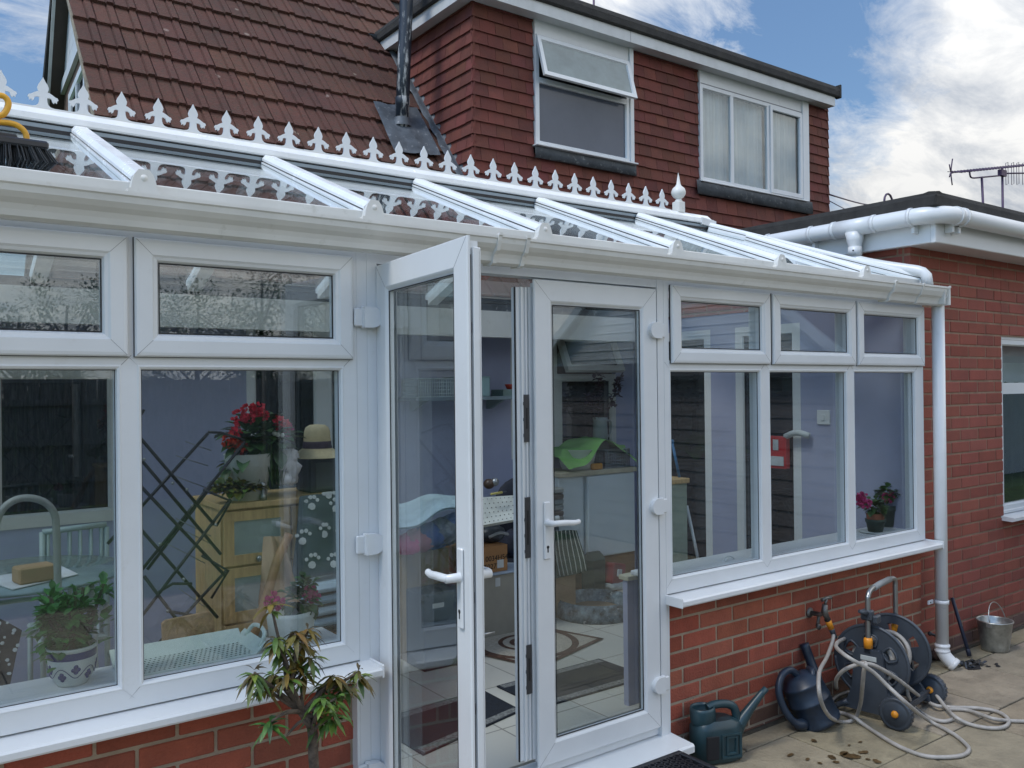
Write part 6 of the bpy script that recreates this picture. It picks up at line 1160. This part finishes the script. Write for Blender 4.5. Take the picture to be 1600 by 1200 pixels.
# floor mats, mosaic rug
DM = mat('dark_mat', (0.022, 0.026, 0.036), 0.95, var=0.2, nscale=40, bump=0.6, bscale=250); DMB = mat('mat_border', (0.34, 0.34, 0.32), 0.95, col2=(0.05, 0.05, 0.05), nscale=90)
def floormat(P, label, z=FL):
    a, c, d, e = [Vector((x, y, z+0.001)) for x, y in P]; b = MB(); up_ = Vector((0, 0, 0.007)); n = 4
    b.use(DM); b.add([a, c, d, e]+[v+up_ for v in (a, c, d, e)], [(4, 5, 6, 7), (0, 1, 5, 4), (1, 2, 6, 5), (2, 3, 7, 6), (3, 0, 4, 7)]); b.use(DMB); up2 = Vector((0, 0, 0.0075))
    for s0, s1 in ((.02, .14), (.86, .98)):
        b.quad(a.lerp(c, s0)+up2+(e-a)*.02, a.lerp(c, s1)+up2+(e-a)*.02, e.lerp(d, s1)+up2-(e-a)*.02, e.lerp(d, s0)+up2-(e-a)*.02)
    return tag(b.build('floor_mat', None, None, loc=a), label, 'floor mat')
floormat([(2.43, 0.89), (2.43, 0.53), (3.12, 0.53), (3.11, 0.90)], 'charcoal floor mat with pale speckled ends behind the closed door leaf')
floormat([(1.72, 0.86), (1.74, 0.42), (2.335, 0.56), (2.345, 0.89)], 'dark floor mat with grey speckled ends just inside the doorway')
RG = thing('mosaic_rug', 'cream rug with brown swirling mosaic rings on the conservatory floor', 'rug', (3.12, 1.30, FL)); b = MB(); RC_ = mat('rug_cream', (0.46, 0.41, 0.33), 0.95, var=0.12, nscale=60); RB = mat('rug_brown', (0.12, 0.060, 0.038), 0.95, var=0.3, nscale=60)
cc = Vector((2.98, 1.38, FL+0.002)); b.use(RC_); sq = [cc+Vector((0.46*math.cos(a), 0.46*math.sin(a), 0.004)) for a in [rad(-28+90*i) for i in range(4)]]; b.quad(*sq); b.quad(*[v-Vector((0, 0, .004)) for v in sq])
def band(r0_, r1_, z, m, a0=0, a1=360, sp_=0.0):
    b.use(m); n = 48; vs = []
    for i in range(n+1):
        a = rad(a0+(a1-a0)*i/n); k = 1-sp_*i/n; vs += [cc+Vector((r0_*k*math.cos(a), r0_*k*math.sin(a), z)), cc+Vector((r1_*k*math.cos(a), r1_*k*math.sin(a), z))]
    b.add(vs, [(2*i, 2*i+2, 2*i+3, 2*i+1) for i in range(n)])
for i in range(4):
    a_, c_ = sq[i], sq[(i+1) % 4]; m0 = (a_+c_)/2; b.use(RB); inw = (cc-m0).normalized()*0.03; inw.z = 0; b.quad(a_+Vector((0, 0, .001)), c_+Vector((0, 0, .001)), c_+inw+Vector((0, 0, .001)), a_+inw+Vector((0, 0, .001)))
band(0.265, 0.305, 0.0055, RB); band(0.15, 0.18, 0.0055, RB, 0, 330, .25); band(0.07, 0.10, 0.006, RB, 90, 420, .3); band(0.0, 0.035, 0.0055, mat('rug_gold', (0.30, 0.17, 0.06), 0.95)); b.build('pile', None, RG)
# freezer with things on it
FZ = thing('freezer', 'white chest high freezer with beige worktop against the back wall', 'freezer', (4.22, 2.1, FL)); xa, xb = pY(911, 740, 2.02).x, pY(985, 740, 2.02).x; zt = pY(940, 733, 2.0).z
b = MB(); b.use(mat('freezer_white', (0.66, 0.72, 0.72), 0.35, var=0.03)); xl = xa-0.02; b.box(xa-0.015, 2.02, FL+0.28, xb, 2.29, zt-0.035, 0.004); b.build('cabinet', None, FZ); b = MB(); b.use(MATS['freezer_white']); b.box(xa+0.004, 1.975, FL+0.27, xb, 2.018, zt-0.038, 0.008); b.build('door', None, FZ)
b = MB(); b.use(mat('beige_top', (0.55, 0.49, 0.34), 0.5)); b.box(xa-0.25, 1.97, zt-0.034, xb+0.02, 2.295, zt, 0.004); b.build('worktop', None, FZ)
b = MB(); b.use(MATS['freezer_white']); b.box(xa-0.24, 2.0, FL+0.3, xa-0.017, 2.29, zt-0.0345, 0.004); b.build('side_panel', None, FZ)
b = MB(); b.use(WPOT); c = pY(907, 733, 2.08); zb_ = zt; b.lathe([(0, 0), (0.10, 0), (0.115, 0.02), (0.145, 0.14), (0.15, 0.145), (0.14, 0.145), (0.0, 0.03)], (c.x, 2.12, zt), 30); tag(b.build('bowl', None, None, loc=(c.x, 2.12, zt)), 'round white washing up bowl under the green cloth on the freezer', 'bowl')
basket(c.x+0.17, c.x+0.42, 2.02, 2.26, zt, 0.13, mat('basket_grey', (0.22, 0.27, 0.30), 0.5), 'grey plastic basket under the green cloth on the freezer')
b = MB(); b.use(mat('amber_tape', (0.62, 0.27, 0.02), 0.5)); e = pY(933, 731, 1.99); b.box(e.x-0.05, 1.98, zt+0.0005, e.x+0.05, 2.01, zt+0.045, 0.008); tag(b.build('orange_box', None, None, loc=(e.x, 2.0, zt)), 'small orange block between the white bowl and the grey basket', 'box')
GC = mat('green_cloth', (0.17, 0.39, 0.10), 0.9, var=0.1, nscale=10); b = MB(); b.use(GC); nx, ny = 26, 14; vs = []; x0_, x1_ = c.x-0.22, c.x+0.47
for i in range(nx+1):
    for j in range(ny+1):
        s_, t_ = i/nx, j/ny; x = x0_+(x1_-x0_)*s_; y = 1.94+0.34*t_; h = 0.085+0.14*math.exp(-((s_-0.55)/0.30)**2)+0.03*math.sin(s_*17+2*t_)*0.5
        edge = max(0, 1-t_/0.35); h -= edge*(0.05+0.03*math.sin(s_*8+.6)); h = max(h, 0.155 if 0.05 < s_ < 0.95 and t_ > 0.3 else 0.0); vs.append((x, y, zt+max(h, 0.02)))
b.add(vs, [(i*(ny+1)+j, (i+1)*(ny+1)+j, (i+1)*(ny+1)+j+1, i*(ny+1)+j+1) for i in range(nx) for j in range(ny)], True); tag(b.build('green_cloth', None, None, loc=(c.x, 2.1, zt+.1)), 'bright green cloth draped over the bowl and basket on the freezer', 'cloth')
JG = thing('jug', 'pale enamel jug with dark purple flower stems before the kitchen window', 'jug', (pY(938, 680, 2.22).x, 2.22, zt)); c2 = pY(938, 690, 2.2); b = MB(); b.use(mat('jug_enamel', (0.28, 0.33, 0.31), 0.4)); zj = pY(938, 652, 2.2).z; b.lathe([(0, zt), (0.06, zt), (0.065, zt+.02), (0.052, zj-.03), (0.056, zj), (0.05, zj), (0.0, zj-.05)], (c2.x, 2.2, 0), 24); b.tube(spl([(c2.x+.05, 2.2, zj-.02), (c2.x+.11, 2.2, zj-.04), (c2.x+.10, 2.2, zj-.12), (c2.x+.055, 2.2, zj-.16)], 4), 0.007, 8); b.build('body', None, JG)
b = MB(); b.use(mat('purple_flower', (0.045, 0.012, 0.035), 0.7, var=0.3))
for (u0, v0), (u1, v1) in (((935, 655), (935, 590)), ((945, 655), (970, 590)), ((930, 655), (922, 620))):
    a, e = pY(u0, v0, 2.19), pY(u1, v1, 2.15); b.tube([a, e], 0.004, 5)
    for k in range(60): p = a.lerp(e, RN.uniform(.25, 1.05)); b.leaf(p+Vector((RN.uniform(-.03, .03), RN.uniform(-.03, .03), 0)), (RN.uniform(-1, 1), RN.uniform(-1, 1), RN.uniform(-.3, 1)), 0.05, 0.035, .2)
b.build('flowers', None, JG)
DR = thing('drawer_unit', 'brown wooden drawer unit under the freezer against the back wall', 'drawers', (4.3, 2.12, FL)); b = MB(); b.use(mat('brown_wood', (0.22, 0.10, 0.035), 0.55, var=0.2, nscale=4, stretch=(1.2, 1.2, 12))); b.box(xa-0.02, 2.0, FL, xb+0.02, 2.29, FL+0.268, 0.004); b.build('carcass', None, DR); b = MB(); b.use(MATS['brown_wood']); b.box(xa, 1.985, FL+0.14, xb, 1.999, FL+0.255, 0.003); b.build('drawer', None, DR); b = MB(); b.use(DSTEEL); b.ball(((xa+xb)/2, 1.975, FL+0.2), 0.016, seg=8); b.build('knob', None, DR)
STRP = mat('striped_cushion', (0.03, 0.055, 0.04), 0.9)
def stripes(b, f, n):
    b.use(mat('stripe_grey', (0.33, 0.35, 0.31), 0.9))
    for k in range(9):
        s_ = 0.06+k*0.11; P = [f(s_, j/14) for j in range(15)]; b.tube(P, 0.004, 4)
KC = pY(887, 945, 1.75); b = MB(); b.use(CARD); xk0, xk1 = pY(862, 940, 1.70).x, pY(900, 940, 1.70).x; zk = pY(885, 898, 1.7).z; b.box(xk0-0.2, 1.70, FL, xk1, 1.98, zk, 0.003); tag(b.build('floor_carton', None, None, loc=(xk1-.2, 1.85, FL)), 'plain tan cardboard carton under the striped cushion', 'carton')
drape('striped_cushion', [q(855, 905, 1.62), q(918, 892, 1.62), q(903, 828, 1.74), q(850, 830, 1.74)], STRP, 'dark green and cream striped cushion on the tan carton', 'cushion', th=0.06, extra=stripes, amp=0.008)
b = MB()
for k, m_ in enumerate((mat('magazine_a', (0.32, 0.33, 0.30), .7), mat('magazine_b', (0.10, 0.08, 0.06), .7), MATS['magazine_a'], mat('magazine_c', (0.24, 0.28, 0.27), .7), MATS['magazine_b'], MATS['magazine_a'])): b.use(m_); e = pY(873, 812-k*9, 1.85); b.obox((e.x-0.06, 1.95, e.z), (0.22, 0.2, 0.035), (0, 0, RN.uniform(-.1, .1)), 0.008)
tag(b.build('linen_pile', None, None, loc=pY(873, 812, 1.85)), 'pile of folded grey cloths beside the freezer above the striped cushion', 'linen')
PB = thing('pet_bed', 'round blue grey patterned pet bed on the floor before the drawer unit', 'pet bed', (3.72, 1.62, FL)); b = MB(); b.use(mat('pet_bed_fabric', (0.16, 0.21, 0.24), 0.95, var=0.5, nscale=22, n2=(40.0, (0.4, 0.42, 0.42), 0.62, 0.66))); b.lathe([(0.0, 0.02), (0.20, 0.02), (0.215, 0.09), (0.235, 0.11), (0.255, 0.09), (0.265, 0.02), (0.255, 0.0), (0, 0)], (0, 0, 0), 36); b.build('bolster', None, PB, False); b = MB(); b.use(mat('tan_pad', (0.20, 0.14, 0.08), 0.95)); b.lathe([(0.0, 0.05), (0.15, 0.048), (0.20, 0.03)], (0, 0, 0), 30); b.build('pad', None, PB, False)
b = MB(); b.use(mat('red_packet', (0.26, 0.02, 0.03), 0.45, var=0.2)); e = pY(968, 893, 1.8); b.obox((e.x, 1.85, e.z-0.02), (0.15, 0.08, 0.14), (0, 0.2, 0.2), 0.008); b.use(PAW); b.obox((e.x, 1.80, e.z-0.01), (0.05, 0.012, 0.05), (0, 0.2, 0.2), 0.004); b.use(PAW); b.obox((e.x, 1.86, e.z-0.10), (0.17, 0.12, 0.06), (0, 0.1, 0.1), 0.02); tag(b.build('food_sack', None, None, loc=(e.x, 1.85, FL)), 'red and white packet behind the pet bed', 'packet')
b = MB(); b.use(mat('green_bag', (0.035, 0.055, 0.045), 0.8)); e = pY(935, 900, 1.85); b.obox((e.x, 1.9, FL+0.17), (0.20, 0.12, 0.33), None, 0.05); tag(b.build('green_bag', None, None, loc=(e.x, 1.9, FL)), 'dark green bag left of the red packet under the freezer', 'bag')
c = pZ(985, 1108, FL); WB = thing('side_unit', 'narrow lavender white unit with cream top just behind the closed door', 'unit', (2.86, 0.42, FL)); b = MB(); b.use(LAV); zt3 = pY(990, 893, .36).z; b.box(2.765, 0.31, FL, 3.0, 0.34, zt3-0.022); b.build('panel', None, WB); b = MB(); b.use(mat('cream_top', (0.5, 0.47, 0.35), 0.5)); b.box(2.755, 0.295, zt3-0.0215, 3.02, 0.36, zt3, 0.003); b.build('top', None, WB)
# right window
xq = pY(1062, 870, 0.5); CW = thing('base_cupboard', 'pale green cupboard with wooden top at the left of the right window', 'cupboard', (3.2, .6, FL)); b = MB(); b.use(mat('sage_paint', (0.30, 0.36, 0.29), 0.6)); xw0, xw1 = pY(1040, 760, .42).x, pY(1073, 760, .42).x; zw = pY(1060, 748, .42).z; b.box(xw0, .42, FL, xw1, .55, zw-0.025); b.build('carcass', None, CW); b = MB(); b.use(WOODP); b.box(xw0-.01, .405, zw-0.0245, xw1+.008, .56, zw, 0.003); b.build('top', None, CW)
b = MB(); b.use(UP); b.tube([pY(1092, 880, .40), pY(1073, 790, .48)], 0.008, 8); b.tube([pY(1092, 880, .40), Vector((pY(1094, 890, .39).x, .385, FL))], 0.008, 8); tag(b.build('broom_handle', None, None, loc=(pY(1092, 880, .4).x, .39, FL)), 'thin white pole leaning on the pale green cupboard', 'pole')
b = MB(); b.use(mat('blue_pole', (0.03, 0.15, 0.32), 0.5)); a_ = pY(1050, 690, .5); b.tube([a_, pY(1062, 748, .46)], 0.007, 8); b.ball(a_, 0.012, seg=8); tag(b.build('blue_brush', None, None, loc=a_), 'blue handled brush standing on the pale green cupboard', 'brush')
b = MB(); b.use(UP); b.tube(spl([pY(1128, 885, .14), pY(1131, 873, .14), pY(1140, 869, .14), pY(1148, 876, .14), pY(1140, 888, .12)]+[pY(1133, 878, .13), pY(1138, 872, .13)], 5), 0.0035, 6); tag(b.build('white_cable', None, None, loc=pY(1140, 880, .14)), 'loop of white cable on the right window sill', 'cable')
for (u, v), m_, lb, y_ in (((1368, 818), 0, 'pink geranium in a terracotta pot set in a green pot on the right sill', .135), ((1386, 810), 1, 'pink geranium in a plain dark green pot behind the terracotta one', .20)):
    p = pY(u, v+20, y_); G = thing('potted_geranium', lb, 'potted plant', (p.x, y_, SI)); r_ = .052; b = MB(); b.use(mat('green_pot', (0.055, 0.085, 0.065), 0.5)); hh = 0.075 if m_ == 0 else 0.125
    b.lathe([(0, 0.004), (r_*.75, 0.004), (r_*.95, hh*.75), (r_*1.02, hh*.76), (r_*1.05, hh), (r_*.9, hh), (0, hh-.01)], (0, 0, 0), 24); b.build('pot', None, G, False)
    if m_ == 0:
        b = MB(); b.use(MATS['terracotta']); b.lathe([(r_*.85, hh-.01), (r_*.95, hh+.03), (r_*.9, hh+.032), (0, hh+.02)], (0, 0, 0), 24); b.build('inner_pot', None, G, False); b = MB(); b.use(WPOT); b.lathe([(0, 0), (0.075, 0.0), (0.088, 0.004), (0.086, 0.006), (0, 0.003)], (0, 0, 0), 24); b.build('saucer', None, G, False)
    b = MB(); b.use(LEAFG); zz_ = SI+hh+.065; leafclump(b, (p.x, y_, zz_), .055, 70, .04, .038, [(.9, 1.05, .9), (1.3, 1.2, 1)], .3, .7); b.build('foliage', None, G)
    b = MB(); us = ((1347, 778), (1352, 785), (1342, 780)) if m_ == 0 else ((1388, 777), (1396, 775), (1403, 783))
    for uu, vv in us: flowerball(b, pY(uu, vv, y_-.03), .022, 26, PINK)
    b.build('blossom', None, G)
b = MB(); b.use(mat('red_box', (0.50, 0.02, 0.025), 0.4)); c = pX(1217, 703, 4.73); b.box(4.70, c.y-.075, c.z-.12, 4.747, c.y+.075, c.z+.09, .006); b.use(PAW); b.box(4.694, c.y-.06, c.z-.10, 4.7005, c.y+.06, c.z-.04); b.box(4.694, c.y-.02, c.z+.0, 4.7005, c.y+.02, c.z+.07); b.tube(spl([(4.72, c.y-.06, c.z+.09), (4.70, c.y-.16, c.z+.12), (4.72, c.y-.24, c.z+.10)], 4), .02, 8); tag(b.build('fire_blanket', None, None, loc=(4.73, c.y, c.z)), 'red and white packet hanging beside the doorway in the right window', 'packet')
